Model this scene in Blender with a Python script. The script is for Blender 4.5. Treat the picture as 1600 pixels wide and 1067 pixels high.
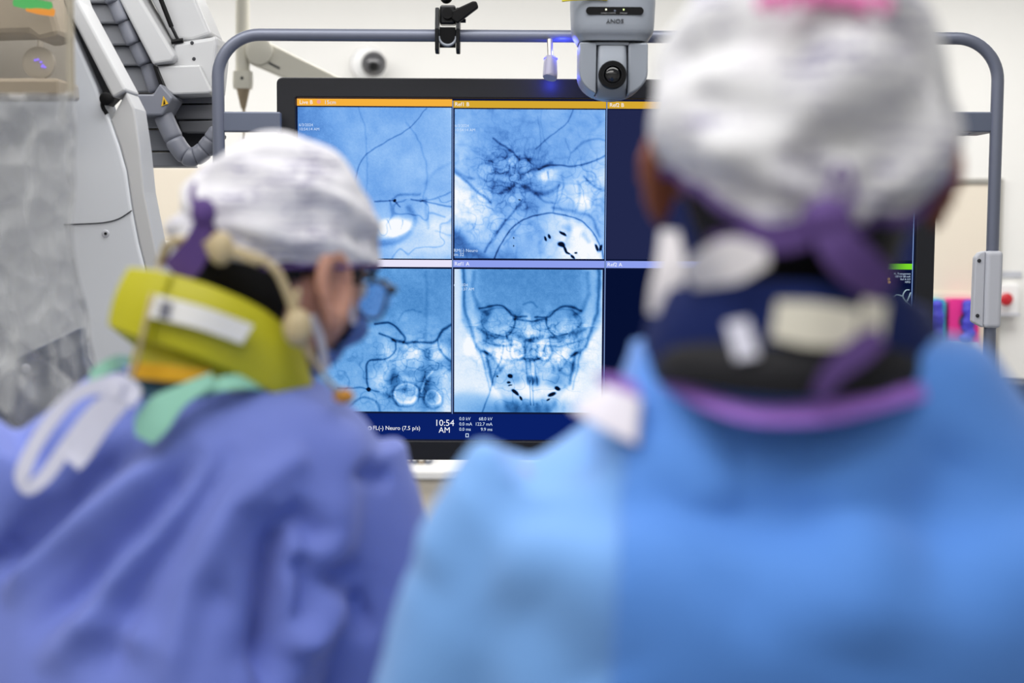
import bpy, bmesh, math, random
import numpy as np
from mathutils import Matrix, Vector
for o in list(bpy.data.objects): bpy.data.objects.remove(o)
S = bpy.context.scene
COL = S.collection
R = math.radians
random.seed(3); RNG = np.random.default_rng(7)

# ------------------------------------------------------------------ camera, world, lights, exposure
FPX = 2300.0
CAMZ = 1.55
cd = bpy.data.cameras.new('camera'); cam = bpy.data.objects.new('camera', cd); COL.objects.link(cam)
cd.sensor_width = 36; cd.lens = 36*FPX/1600; cd.clip_start = .02
RC = Matrix.Rotation(R(90-4.6), 4, 'X') @ Matrix.Rotation(R(.3), 4, 'Z')
cam.matrix_world = Matrix.Translation((0, 0, CAMZ)) @ RC
cd.dof.use_dof = True; cd.dof.focus_distance = 3.06; cd.dof.aperture_fstop = 2.6
S.camera = cam
w = bpy.data.worlds.new('world'); S.world = w; w.use_nodes = True
w.node_tree.nodes['Background'].inputs[0].default_value = (.9, .95, 1, 1)
w.node_tree.nodes['Background'].inputs[1].default_value = .3
S.view_settings.view_transform = 'Standard'; S.view_settings.look = 'None'
S.view_settings.gamma = 1; S.view_settings.use_curve_mapping = False
S.view_settings.exposure = 0.0
def area(name, loc, sx, sy, e, col=(1, .985, .96)):
    l = bpy.data.lights.new(name, 'AREA'); l.shape = 'RECTANGLE'; l.size = sx; l.size_y = sy; l.energy = e; l.color = col
    o = bpy.data.objects.new(name, l); COL.objects.link(o); o.location = loc; return o
area('ceiling_lamp', (-.9, 4.9, 2.77), 3.4, .9, 62)
area('ceiling_lamp', (1.9, 4.9, 2.77), 1.2, .9, 34)
area('ceiling_lamp', (-.3, 2.3, 2.77), 3.0, .8, 46)
area('ceiling_lamp', (-.7, .35, 2.77), 2.4, .9, 38)
area('ceiling_lamp', (.3, -1.1, 2.77), 3.0, .8, 14)

# ------------------------------------------------------------------ helpers
RCM = np.array(RC.to_3x3())
def P(px, py, Y):
    d = RCM @ np.array([(px-800)/FPX, -(py-533.5)/FPX, -1.0])
    t = Y/d[1]
    return np.array([d[0]*t, Y, CAMZ+d[2]*t])
def lin(c):
    c = np.asarray(c, float)/255
    return np.where(c <= .04045, c/12.92, ((c+.055)/1.055)**2.4)
MATS = {}
def mat(name, rgb, rough=.6, metal=0, spec=.5, noise=0, nscale=20, bump=0, bscale=200, sheen=0, emit=None, es=1, sss=0, stretch=(1,1,1)):
    m = bpy.data.materials.new(name); m.use_nodes = True; nt = m.node_tree; b = nt.nodes['Principled BSDF']
    c = (*lin(rgb), 1); b.inputs['Base Color'].default_value = c
    b.inputs['Roughness'].default_value = rough; b.inputs['Metallic'].default_value = metal
    b.inputs['Specular IOR Level'].default_value = spec
    if sheen: b.inputs['Sheen Weight'].default_value = sheen
    if sss:
        b.inputs['Subsurface Weight'].default_value = sss; b.inputs['Subsurface Radius'].default_value = (.01, .004, .002)
    if emit is not None:
        b.inputs['Emission Color'].default_value = (*lin(emit), 1); b.inputs['Emission Strength'].default_value = es
    tc = nt.nodes.new('ShaderNodeTexCoord'); mp = nt.nodes.new('ShaderNodeMapping'); mp.inputs['Scale'].default_value = stretch
    nt.links.new(tc.outputs['Object'], mp.inputs['Vector'])
    n = nt.nodes.new('ShaderNodeTexNoise'); n.inputs['Scale'].default_value = nscale; n.inputs['Detail'].default_value = 4
    nt.links.new(mp.outputs[0], n.inputs['Vector'])
    if noise:
        r = nt.nodes.new('ShaderNodeMapRange'); r.inputs[3].default_value = 1-noise; r.inputs[4].default_value = 1+noise
        nt.links.new(n.outputs['Fac'], r.inputs[0])
        mx = nt.nodes.new('ShaderNodeMix'); mx.data_type = 'RGBA'; mx.blend_type = 'MULTIPLY'; mx.inputs[0].default_value = 1
        mx.inputs[6].default_value = c; nt.links.new(r.outputs[0], mx.inputs[7]); nt.links.new(mx.outputs[2], b.inputs['Base Color'])
    if bump:
        n2 = nt.nodes.new('ShaderNodeTexNoise'); n2.inputs['Scale'].default_value = bscale
        nt.links.new(tc.outputs['Object'], n2.inputs['Vector'])
        bp = nt.nodes.new('ShaderNodeBump'); bp.inputs['Strength'].default_value = bump; bp.inputs['Distance'].default_value = .002
        nt.links.new(n2.outputs['Fac'], bp.inputs['Height']); nt.links.new(bp.outputs[0], b.inputs['Normal'])
    MATS[name] = m; return m
def emission(name, rgb, s=1.0):
    m = bpy.data.materials.new(name); m.use_nodes = True; nt = m.node_tree; nt.nodes.clear()
    e = nt.nodes.new('ShaderNodeEmission'); e.inputs[0].default_value = (*lin(rgb), 1); e.inputs[1].default_value = s
    o = nt.nodes.new('ShaderNodeOutputMaterial'); nt.links.new(e.outputs[0], o.inputs[0]); return m

def thing(name, label, cat, loc=(0, 0, 0), group=None):
    o = bpy.data.objects.new(name, None); COL.objects.link(o); o.location = tuple(float(v) for v in loc); o.empty_display_size = .05
    o['label'] = label; o['category'] = cat
    if group: o['group'] = group
    return o
def wloc(o):
    p = np.zeros(3)
    while o is not None: p = p+np.array(o.location); o = o.parent
    return p
def obj(name, vf, m, parent=None, smooth=False, bevel=0, sub=0, label=None, kind=None, seg=2):
    v, f = vf; v = np.asarray(v, float)
    if parent is not None: v = v-wloc(parent)
    me = bpy.data.meshes.new(name); me.from_pydata([tuple(p) for p in v], [], [tuple(int(i) for i in q) for q in f])
    bm = bmesh.new(); bm.from_mesh(me); bmesh.ops.recalc_face_normals(bm, faces=bm.faces); bm.to_mesh(me); bm.free()
    if smooth:
        me.polygons.foreach_set('use_smooth', [True]*len(me.polygons))
        if smooth != 'all':
            try: me.set_sharp_from_angle(angle=R(40))
            except Exception: pass
    me.materials.append(m)
    o = bpy.data.objects.new(name, me); COL.objects.link(o); o.parent = parent
    if bevel:
        b = o.modifiers.new('bevel', 'BEVEL'); b.width = bevel; b.segments = seg; b.limit_method = 'ANGLE'; b.angle_limit = R(35)
    if sub:
        s = o.modifiers.new('sub', 'SUBSURF'); s.levels = s.render_levels = sub
    if label: o['label'] = label
    if kind: o['kind'] = kind
    return o
def join(*vfs):
    V = []; F = []; k = 0
    for v, f in vfs:
        v = np.asarray(v, float); V.append(v); F += [tuple(i+k for i in q) for q in f]; k += len(v)
    return np.concatenate(V), F
def box(a, b):
    a = np.minimum(a, b), np.maximum(a, b); a, b = a
    v = [(x, y, z) for x in (a[0], b[0]) for y in (a[1], b[1]) for z in (a[2], b[2])]
    return np.array(v), [(0, 1, 3, 2), (4, 6, 7, 5), (0, 4, 5, 1), (2, 3, 7, 6), (0, 2, 6, 4), (1, 5, 7, 3)]
def crm(pts, n=6):
    p = np.asarray(pts, float); p = np.concatenate([[2*p[0]-p[1]], p, [2*p[-1]-p[-2]]]); out = []
    for i in range(1, len(p)-2):
        for t in np.linspace(0, 1, n, endpoint=False):
            a, b, c, d = p[i-1:i+3]
            out.append(.5*(2*b+(c-a)*t+(2*a-5*b+4*c-d)*t*t+(3*b-a-3*c+d)*t**3))
    out.append(p[-2]); return np.array(out)
def tube(pts, r, k=12, smooth=6, closed_ends=True):
    p = np.asarray(pts, float)
    rr = np.full(len(p), r, float) if np.isscalar(r) else np.asarray(r, float)
    if smooth and len(p) > 2:
        q = crm(np.concatenate([p, rr[:, None]], 1), smooth); p, rr = q[:, :3], q[:, 3]
    n = len(p); T = np.gradient(p, axis=0); T /= np.linalg.norm(T, axis=1)[:, None]+1e-12
    u = np.cross(T[0], (0, 0, 1.)) if abs(T[0][2]) < .9 else np.cross(T[0], (1., 0, 0)); u /= np.linalg.norm(u)
    V = []
    for i in range(n):
        u = u-T[i]*u.dot(T[i]); u /= np.linalg.norm(u); w_ = np.cross(T[i], u)
        for j in range(k):
            a = 2*math.pi*j/k; V.append(p[i]+rr[i]*(math.cos(a)*u+math.sin(a)*w_))
    F = [(i*k+j, i*k+(j+1) % k, (i+1)*k+(j+1) % k, (i+1)*k+j) for i in range(n-1) for j in range(k)]
    if closed_ends: F += [tuple(range(k))[::-1], tuple((n-1)*k+j for j in range(k))]
    return np.array(V), F
def lathe(c, prof, axis=(0, 0, 1), k=32):
    c = np.asarray(c, float); a = np.asarray(axis, float); a /= np.linalg.norm(a)
    u = np.cross(a, (0, 0, 1.)) if abs(a[2]) < .9 else np.cross(a, (1., 0, 0)); u /= np.linalg.norm(u); w_ = np.cross(a, u)
    V = []; 
    for r, h in prof:
        for j in range(k):
            t = 2*math.pi*j/k; V.append(c+a*h+max(r, 1e-5)*(math.cos(t)*u+math.sin(t)*w_))
    n = len(prof)
    F = [(i*k+j, i*k+(j+1) % k, (i+1)*k+(j+1) % k, (i+1)*k+j) for i in range(n-1) for j in range(k)]
    F += [tuple(range(k))[::-1], tuple((n-1)*k+j for j in range(k))]
    return np.array(V), F
def prism(front, ext):
    f = np.asarray(front, float); n = len(f); b = f+np.asarray(ext, float)
    F = [tuple(range(n)), tuple(range(n, 2*n))[::-1]]+[(i, (i+1) % n, n+(i+1) % n, n+i) for i in range(n)]
    return np.concatenate([f, b]), F
def pp(pts, Y, depth): return prism([P(x, y, Y) for x, y in pts], (0, depth, 0))
def grid_faces(n, m, wrap=False):
    return [(i*m+j, i*m+(j+1) % m, (i+1)*m+(j+1) % m, (i+1)*m+j) for i in range(n-1) for j in range(m if wrap else m-1)]
def sheet(G, t):
    G = np.asarray(G, float); n, m = G.shape[:2]
    du = np.gradient(G, axis=0); dv = np.gradient(G, axis=1); N = np.cross(du, dv); N /= np.linalg.norm(N, axis=2)[..., None]+1e-12
    A = (G+N*t/2).reshape(-1, 3); B = (G-N*t/2).reshape(-1, 3); k = n*m
    F = grid_faces(n, m); F = F+[tuple(i+k for i in q[::-1]) for q in F]
    def idx(i, j): return i*m+j
    for i in range(n-1):
        F.append((idx(i, 0), idx(i+1, 0), idx(i+1, 0)+k, idx(i, 0)+k)); F.append((idx(i+1, m-1), idx(i, m-1), idx(i, m-1)+k, idx(i+1, m-1)+k))
    for j in range(m-1):
        F.append((idx(0, j+1), idx(0, j), idx(0, j)+k, idx(0, j+1)+k)); F.append((idx(n-1, j), idx(n-1, j+1), idx(n-1, j+1)+k, idx(n-1, j)+k))
    return np.concatenate([A, B]), F
def ribbon(e1, e2, t=.0015, n=6, m=5, bulge=0):
    a = crm(e1, n); b = crm(e2, n); s = np.linspace(0, 1, m)
    G = a[:, None]*(1-s)[None, :, None]+b[:, None]*s[None, :, None]
    if bulge:
        du = np.gradient(G, axis=0); dv = np.gradient(G, axis=1); N = np.cross(du, dv); N /= np.linalg.norm(N, axis=2)[..., None]+1e-12
        G = G+N*(bulge*np.sin(np.pi*s))[None, :, None]
    return sheet(G, t)
def strip(center, width, t=.0015, up=(0, 0, 1), n=6, m=5):
    c = np.asarray(center, float); wd = np.full(len(c), width) if np.isscalar(width) else np.asarray(width)
    T = np.gradient(c, axis=0); view = np.array([0, 1., 0]); N = np.cross(T, view); N /= np.linalg.norm(N, axis=1)[:, None]+1e-9
    return ribbon(c-N*wd[:, None]/2, c+N*wd[:, None]/2, t, n, m)
def ellipsoid(c, r, Mx=None, nu=20, nv=14):
    V = []
    for i in range(nv+1):
        ph = math.pi*i/nv
        for j in range(nu):
            th = 2*math.pi*j/nu; V.append((math.sin(ph)*math.cos(th)*r[0], math.sin(ph)*math.sin(th)*r[1], math.cos(ph)*r[2]))
    V = np.array(V)
    if Mx is not None: V = V @ np.asarray(Mx).T
    return V+np.asarray(c, float), grid_faces(nv+1, nu, True)
def smooth_iter(v, f, it=5, lam=.5):
    e = set()
    for q in f:
        for a, b in zip(q, q[1:]+q[:1] if isinstance(q, tuple) else list(q[1:])+[q[0]]): e.add((min(a, b), max(a, b)))
    e = np.array(list(e)); cnt = np.bincount(e.ravel(), minlength=len(v))[:, None].clip(1)
    for _ in range(it):
        acc = np.zeros_like(v); np.add.at(acc, e[:, 0], v[e[:, 1]]); np.add.at(acc, e[:, 1], v[e[:, 0]]); v = v+lam*(acc/cnt-v)
    return v
def vnormals(v, f):
    q = np.array([t if len(t) == 4 else (t[0], t[1], t[2], t[2]) for t in f])
    n = np.cross(v[q[:, 2]]-v[q[:, 0]], v[q[:, 3]]-v[q[:, 1]]); N = np.zeros_like(v)
    for k in range(4): np.add.at(N, q[:, k], n)
    return N/(np.linalg.norm(N, axis=1)[:, None]+1e-12)
def voxel(parts, size, it=4):
    V, F = join(*parts)
    me = bpy.data.meshes.new('tmp'); me.from_pydata([tuple(p) for p in V], [], F)
    bm = bmesh.new(); bm.from_mesh(me); bmesh.ops.recalc_face_normals(bm, faces=bm.faces); bm.to_mesh(me); bm.free()
    o = bpy.data.objects.new('tmp', me); COL.objects.link(o)
    r = o.modifiers.new('r', 'REMESH'); r.mode = 'VOXEL'; r.voxel_size = size
    s = o.modifiers.new('s', 'SMOOTH'); s.factor = .5; s.iterations = it
    dg = bpy.context.evaluated_depsgraph_get(); m2 = bpy.data.meshes.new_from_object(o.evaluated_get(dg))
    n = len(m2.vertices); v = np.zeros(n*3); m2.vertices.foreach_get('co', v); f = [tuple(p.vertices) for p in m2.polygons]
    bpy.data.objects.remove(o); bpy.data.meshes.remove(me); bpy.data.meshes.remove(m2)
    return v.reshape(-1, 3), f
def loft(rings, k=40, e=2.3):
    """rings: (cx,cy,cz,a,b,yaw)"""
    V = []
    q = crm(np.array(rings, float), 4)
    for cx, cy, cz, a, b, yw in q:
        for j in range(k):
            t = 2*math.pi*j/k; c, s = math.cos(t), math.sin(t)
            x = a*math.copysign(abs(c)**(2/e), c); y = b*math.copysign(abs(s)**(2/e), s)
            V.append((cx+x*math.cos(yw)-y*math.sin(yw), cy+x*math.sin(yw)+y*math.cos(yw), cz))
    n = len(q); F = grid_faces(n, k, True)+[tuple(range(k))[::-1], tuple((n-1)*k+j for j in range(k))]
    return np.array(V), F
def text(body, size, loc, m, parent, name='screen_text', align='LEFT', flip=False, depth=0, sx=1.0, up=None):
    cu = bpy.data.curves.new('t', 'FONT'); cu.body = body; cu.size = size; cu.align_x = align; cu.extrude = depth; cu.resolution_u = 3
    o = bpy.data.objects.new('t', cu); COL.objects.link(o)
    dg = bpy.context.evaluated_depsgraph_get(); me = bpy.data.meshes.new_from_object(o.evaluated_get(dg))
    v = np.array([tuple(x.co) for x in me.vertices]); f = [tuple(p.vertices) for p in me.polygons]
    bpy.data.objects.remove(o); bpy.data.curves.remove(cu); bpy.data.meshes.remove(me)
    v[:, 0] *= sx
    if flip: v[:, 0] *= -1; v[:, 1] *= -1
    W = np.stack([v[:, 0], -v[:, 2], v[:, 1]], 1)
    if up is not None: W = W @ np.asarray(up).T
    return obj(name, (W+np.asarray(loc), f), m, parent)

# ------------------------------------------------------------------ materials
M_wall = mat('wall_paint', (232, 231, 228), .7, noise=.015, nscale=3, bump=.05)
M_cream = mat('cream_panel', (226, 216, 200), .55, noise=.02, nscale=2)
M_ceil = mat('ceiling_paint', (238, 238, 236), .8, noise=.01)
M_floor = mat('vinyl_floor', (150, 152, 156), .4, noise=.08, nscale=12)
M_alu = mat('brushed_trim', (172, 170, 164), .4, .4, noise=.05, nscale=60)
M_tube = mat('grey_blue_powder_coat', (106, 111, 127), .38, .25, noise=.02)
M_plate = mat('slate_plate', (94, 101, 119), .42, .2, noise=.02)
M_lgrey = mat('light_grey_plastic', (186, 188, 196), .45, noise=.015)
M_bezel = mat('charcoal_bezel', (30, 31, 36), .4, spec=.3, noise=.03, bump=.05, bscale=900)
M_black = mat('black_plastic', (11, 11, 13), .5, noise=.05, spec=.15)
M_rubber = mat('black_metal', (26, 27, 30), .3, .5, noise=.05)
M_lens = mat('lens_glass', (6, 7, 12), .08, 0, spec=.8)
M_ptz = mat('camera_grey_plastic', (134, 140, 150), .42, .1, noise=.02)
M_carm = mat('white_machine_cover', (205, 209, 216), .38, noise=.012, nscale=6)
M_carm2 = mat('pale_machine_cover', (186, 187, 189), .4, noise=.012)
M_rib = mat('grey_ribbed_cover', (112, 114, 120), .48, noise=.03)
M_hose = mat('grey_hose', (116, 119, 130), .42, noise=.03)
M_dark = mat('dark_gap', (40, 42, 48), .6, noise=.05)
M_beige = mat('beige_arm_enamel', (206, 203, 190), .45, noise=.02)
M_tan = mat('tan_cone', (150, 135, 112), .4, .4, noise=.05)
M_navy = mat('navy_panel', (62, 72, 98), .45, noise=.05)
M_seat = mat('navy_vinyl', (26, 40, 66), .5, noise=.05)
M_white = mat('white_plastic', (236, 236, 236), .45, noise=.01)
M_red = mat('red_knob', (190, 32, 44), .35, noise=.05)
M_pink = mat('pink_card', (226, 44, 140), .5, noise=.04)
M_cyan = mat('cyan_card', (44, 178, 196), .5, noise=.04)
M_glove = mat('blue_nitrile', (66, 66, 190), .5, noise=.08, nscale=40)
M_yel = mat('warning_yellow', (214, 170, 40), .5, noise=.03)
M_skin1 = mat('light_brown_skin', (188, 138, 118), .5, noise=.06, nscale=25, sss=.12)
M_skin2 = mat('brown_skin', (152, 92, 66), .5, noise=.07, nscale=25, sss=.12)
M_hair = mat('black_hair', (12, 10, 10), .6, spec=.2, noise=.3, nscale=200, stretch=(1, 1, .15), bump=.5, bscale=300)
M_eye = mat('eye_white', (228, 224, 220), .15, noise=.02)
M_iris = mat('brown_iris', (40, 24, 16), .1, noise=.2)
M_gown1 = mat('violet_blue_gown_cloth', (107, 123, 198), .8, noise=.05, nscale=30, bump=.15, bscale=700, sheen=.15)
M_gown2 = mat('sky_blue_gown_cloth', (108, 158, 220), .8, noise=.05, nscale=12, bump=.1, bscale=600, sheen=.15)
M_pants = mat('teal_scrub_cloth', (52, 88, 110), .8, noise=.05)
M_shoe = mat('dark_clog', (50, 52, 60), .5, noise=.05)
M_mint = mat('mint_binding', (142, 198, 176), .75, noise=.04, bump=.1)
M_tie = mat('pale_cotton_tie', (214, 214, 230), .8, noise=.05, bump=.2)
M_purple = mat('purple_binding', (150, 104, 200), .7, noise=.05)
M_ptie = mat('dark_purple_tie', (84, 58, 122), .75, noise=.08)
M_lime = mat('lime_vinyl', (186, 180, 22), .5, noise=.06, nscale=14, bump=.2, bscale=120)
M_gold = mat('gold_edging', (214, 160, 14), .5, noise=.05)
M_ncol = mat('navy_collar_cloth', (17, 31, 82), .8, noise=.1, spec=.15)
M_bcol = mat('black_collar_foam', (22, 22, 27), .65, noise=.1, spec=.25)
M_label = mat('white_label', (232, 230, 226), .5, noise=.03, nscale=40)
M_ink = mat('faded_ink', (120, 120, 130), .6, noise=.05)
M_mask = mat('blue_mask', (72, 108, 178), .8, noise=.04, bump=.1)
M_strap = mat('white_strap', (226, 222, 226), .7, noise=.03)
M_band = mat('tan_headset', (186, 168, 130), .45, noise=.05)
M_mic = mat('orange_foam', (190, 132, 54), .9, noise=.1, nscale=80)
M_glass_frame = mat('dark_spectacle_frame', (20, 24, 40), .3, noise=.05)
def glassy(name, tint, fac, rough=.12, body=(235, 238, 240), facing=.35):
    m = bpy.data.materials.new(name); m.use_nodes = True; nt = m.node_tree; nt.nodes.clear()
    t = nt.nodes.new('ShaderNodeBsdfTransparent'); t.inputs[0].default_value = (*lin(tint), 1)
    b = nt.nodes.new('ShaderNodeBsdfPrincipled'); b.inputs['Base Color'].default_value = (*lin(body), 1); b.inputs['Roughness'].default_value = rough
    lw = nt.nodes.new('ShaderNodeLayerWeight'); lw.inputs[0].default_value = .3
    r = nt.nodes.new('ShaderNodeMapRange'); r.inputs[3].default_value = fac; r.inputs[4].default_value = fac+facing
    nt.links.new(lw.outputs['Facing'], r.inputs[0])
    mx = nt.nodes.new('ShaderNodeMixShader'); nt.links.new(r.outputs[0], mx.inputs[0]); nt.links.new(t.outputs[0], mx.inputs[1]); nt.links.new(b.outputs[0], mx.inputs[2])
    o = nt.nodes.new('ShaderNodeOutputMaterial'); nt.links.new(mx.outputs[0], o.inputs[0]); return m
M_acryl = glassy('tinted_acrylic', (236, 230, 220), .08, .05, (205, 198, 186), .2)
M_film = glassy('clear_plastic_film', (238, 238, 238), .10, .15, (240, 242, 245), .5)
M_lens_clear = glassy('spectacle_lens', (235, 240, 250), .05, .02, (220, 230, 245), .2)
_nt = M_film.node_tree; _b = [n for n in _nt.nodes if n.type == 'BSDF_PRINCIPLED'][0]
_tc = _nt.nodes.new('ShaderNodeTexCoord'); _vo = _nt.nodes.new('ShaderNodeTexVoronoi'); _vo.inputs['Scale'].default_value = 26; _bp = _nt.nodes.new('ShaderNodeBump'); _bp.inputs['Strength'].default_value = .8; _bp.inputs['Distance'].default_value = .02
_nt.links.new(_tc.outputs['Object'], _vo.inputs['Vector']); _nt.links.new(_vo.outputs['Distance'], _bp.inputs['Height']); _nt.links.new(_bp.outputs[0], _b.inputs['Normal']); _nt.links.new(_bp.outputs[0], [n for n in _nt.nodes if n.type == 'LAYER_WEIGHT'][0].inputs['Normal'])
M_dome = mat('smoked_dome', (70, 70, 74), .12, spec=.8, noise=.1, nscale=10)

# cap cloth: white with rows of faint lavender printed dashes and a pink motif
def cap_mat(name, base, pr, pink_c):
    m = mat(name, base, .8, sheen=.1, bump=.15, bscale=500); nt = m.node_tree; b = nt.nodes['Principled BSDF']
    tc = nt.nodes.new('ShaderNodeTexCoord')
    mp = nt.nodes.new('ShaderNodeMapping'); mp.inputs['Rotation'].default_value = pr; nt.links.new(tc.outputs['Generated'], mp.inputs[0])
    br = nt.nodes.new('ShaderNodeTexBrick'); br.inputs['Scale'].default_value = 3.0; br.inputs['Mortar Size'].default_value = .05; br.offset = .37; br.squash = 1.7; br.squash_frequency = 3
    br.inputs['Mortar Smooth'].default_value = .6
    br.inputs['Brick Width'].default_value = .55; br.inputs['Row Height'].default_value = .15
    br.inputs['Color1'].default_value = (1, 1, 1, 1); br.inputs['Color2'].default_value = (.25, .25, .25, 1); br.inputs['Mortar'].default_value = (0, 0, 0, 1)
    nz = nt.nodes.new('ShaderNodeTexNoise'); nz.inputs['Scale'].default_value = 14; nt.links.new(tc.outputs['Generated'], nz.inputs['Vector'])
    vm = nt.nodes.new('ShaderNodeVectorMath'); vm.operation = 'MULTIPLY_ADD'; vm.inputs[1].default_value = (.07, .07, .07); nt.links.new(nz.outputs['Color'], vm.inputs[0]); nt.links.new(mp.outputs[0], vm.inputs[2])
    nt.links.new(vm.outputs[0], br.inputs['Vector'])
    n = nt.nodes.new('ShaderNodeTexNoise'); n.inputs['Scale'].default_value = 5; nt.links.new(tc.outputs['Generated'], n.inputs['Vector'])
    r = nt.nodes.new('ShaderNodeMapRange'); r.inputs[1].default_value = .38; r.inputs[2].default_value = .62; nt.links.new(n.outputs['Fac'], r.inputs[0])
    mu = nt.nodes.new('ShaderNodeMath'); mu.operation = 'MULTIPLY'; nt.links.new(br.outputs['Color'], mu.inputs[0]); nt.links.new(r.outputs[0], mu.inputs[1])
    mu2 = nt.nodes.new('ShaderNodeMath'); mu2.operation = 'MULTIPLY'; mu2.inputs[1].default_value = .95; nt.links.new(mu.outputs[0], mu2.inputs[0])
    mx = nt.nodes.new('ShaderNodeMix'); mx.data_type = 'RGBA'; mx.inputs[6].default_value = (*lin(base), 1); mx.inputs[7].default_value = (*lin((112, 106, 146)), 1)
    nt.links.new(mu2.outputs[0], mx.inputs[0]); nt.links.new(mx.outputs[2], b.inputs['Base Color']); return m
M_cap1 = cap_mat('printed_white_cotton', (216, 215, 221), (R(90), R(12), 0), None)
M_cap2 = cap_mat('printed_white_cotton_pleated', (220, 220, 223), (R(90), R(-20), 0), None)
M_pprint = mat('pink_print', (226, 120, 178), .8, noise=.1)

# ------------------------------------------------------------------ the room
def struct(name, vf, m, **k):
    o = obj(name, vf, m, **k); o['kind'] = 'structure'; return o
X0, X1, Y0, Y1, ZC = -3.4, 3.4, -2.2, 6.2, 2.8
struct('floor', box((X0-.1, Y0-.1, -.1), (X1+.1, Y1+.1, 0)), M_floor)
struct('ceiling', box((X0-.1, Y0-.1, ZC), (X1+.1, Y1+.1, ZC+.1)), M_ceil)
struct('wall_back', box((X0-.1, Y1, 0), (X1+.1, Y1+.1, ZC)), M_wall)
struct('wall_left', box((X0-.1, Y0-.1, 0), (X0, Y1, ZC)), M_wall)
struct('wall_right', box((X1, Y0-.1, 0), (X1+.1, Y1, ZC)), M_wall)
struct('wall_front', box((X0, Y0-.1, 0), (X1, Y0, ZC)), M_wall)
# cream protective boards on the back wall
YW = Y1-.012
a = P(205, 262, YW); b = P(860, 262, YW)
struct('trim_1', box((-2.6, YW, .1), (-.35, Y1, a[2])), M_cream, bevel=.003)
c0 = P(1395, 286, YW); c1 = P(1556, 286, YW)
struct('trim_2', box((.9, YW, .1), (c1[0], Y1, c0[2])), M_cream, bevel=.003)
struct('trim_3', box((.9, YW-.012, c0[2]), (c1[0]+.03, Y1, c0[2]+.022)), M_alu, bevel=.003)
struct('trim_4', box((c1[0], YW-.012, .1), (c1[0]+.03, Y1, c0[2])), M_alu, bevel=.003)
struct('baseboard_back', box((X0, Y1-.02, 0), (X1, Y1, .1)), M_alu)

# ------------------------------------------------------------------ monitor
YM = 3.05
TL = P(464, 154, YM); BR = P(1420, 690, YM)
def sc_(px, py, off=0.0):      # design units of the screen (photo pixels of its face) -> point of the screen plane
    u = (px-464)/(1420-464); v = (py-154)/(690-154)
    return np.array([TL[0]+u*(BR[0]-TL[0]), YM-off, TL[2]+v*(BR[2]-TL[2])])
mon = thing('monitor', 'large black flat monitor showing blue x-ray views in four panes', 'monitor', (sc_(942, 730)+np.array([0, .05, 0])))
o1, o2 = sc_(434, 122), sc_(1450, 722)
def rounded_rect(x0, z0, x1, z1, r, n=5):
    pts = []
    for cx, cz, a0 in ((x1-r, z1-r, 0), (x0+r, z1-r, 90), (x0+r, z0+r, 180), (x1-r, z0+r, 270)):
        for i in range(n+1):
            t = R(a0+90*i/n); pts.append((cx+r*math.cos(t), cz+r*math.sin(t)))
    return pts
s1, s2 = sc_(463, 153), sc_(1421, 691)
# bezel: four mitred bars round the panel
def frame_ring(ox0, oz0, ox1, oz1, ix0, iz0, ix1, iz1, yf, yb, r=.012):
    out = rounded_rect(ox0, oz0, ox1, oz1, r, 5); n = len(out)
    inn = []
    for cx, cz in ((ix1, iz1), (ix0, iz1), (ix0, iz0), (ix1, iz0)): inn += [(cx, cz)]*6
    V = [(x, yf, z) for x, z in out]+[(x, yf, z) for x, z in inn]+[(x, yb, z) for x, z in out]+[(x, yb, z) for x, z in inn]
    F = []
    for i in range(n):
        j = (i+1) % n
        F += [(i, j, n+j, n+i), (2*n+i, 2*n+j, j, i), (n+i, n+j, 3*n+j, 3*n+i), (2*n+j, 2*n+i, 3*n+i, 3*n+j)]
    return np.array(V), F
obj('bezel', frame_ring(o1[0], o2[2], o2[0], o1[2], s1[0], s2[2], s2[0], s1[2], YM-.012, YM+.03), M_bezel, mon, bevel=.003)
obj('back_shell', box((o1[0]+.01, YM+.03, o2[2]+.01), (o2[0]-.01, YM+.085, o1[2]-.01)), M_black, mon, bevel=.02)
obj('logo_strip', box(sc_(930, 704, .0122), sc_(956, 709, .013)), M_plate, mon)
scr = obj('screen', box((s1[0], YM, s2[2]), (s2[0], YM+.02, s1[2])), emission('screen_dark', (16, 24, 56)), mon)
def pane(name, x0, y0, x1, y1, m, off=.001, label=None):
    a, b = sc_(x0, y0, off), sc_(x1, y1, off)
    return obj(name, (np.array([(a[0], a[1], a[2]), (b[0], a[1], a[2]), (b[0], a[1], b[2]), (a[0], a[1], b[2])]), [(0, 3, 2, 1)]), m, scr, label=label)
E_or = emission('header_orange', (246, 178, 62)); E_go = emission('header_gold', (214, 168, 48)); E_la = emission('header_lavender', (232, 228, 250))
E_pe = emission('header_periwinkle', (142, 160, 238)); E_gr = emission('header_green', (120, 214, 40)); E_bar = emission('status_bar_blue', (10, 32, 104))
E_wh = emission('pixel_white', (245, 248, 255)); E_div = emission('divider', (130, 160, 215)); E_dk = emission('empty_pane', (34, 40, 76)); E_dk2 = emission('empty_pane_dark', (6, 16, 50))
E_yel = emission('pixel_amber', (240, 200, 90)); E_txt = emission('pixel_pale', (206, 226, 250)); E_ves = emission('vessel_line', (186, 214, 228)); E_edge = emission('pane_edge', (20, 44, 96))
cols = [464, 704, 941, 1181, 1420]
pane('header_bar', 464, 154, 703, 165, E_or, label='orange header bar')
for i in (1, 2, 3): pane('header_bar', cols[i]+1, 156, cols[i+1]-1, 167, E_go, label='gold header bar')
pane('header_bar', 464, 405, 703, 416, E_la, label='pale lavender header bar')
for i in (1, 2): pane('header_bar', cols[i]+1, 405, cols[i+1]-1, 416, E_pe, label='periwinkle header bar')
pane('header_bar', 1182, 407, 1419, 416, E_gr, label='green header bar')
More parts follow.
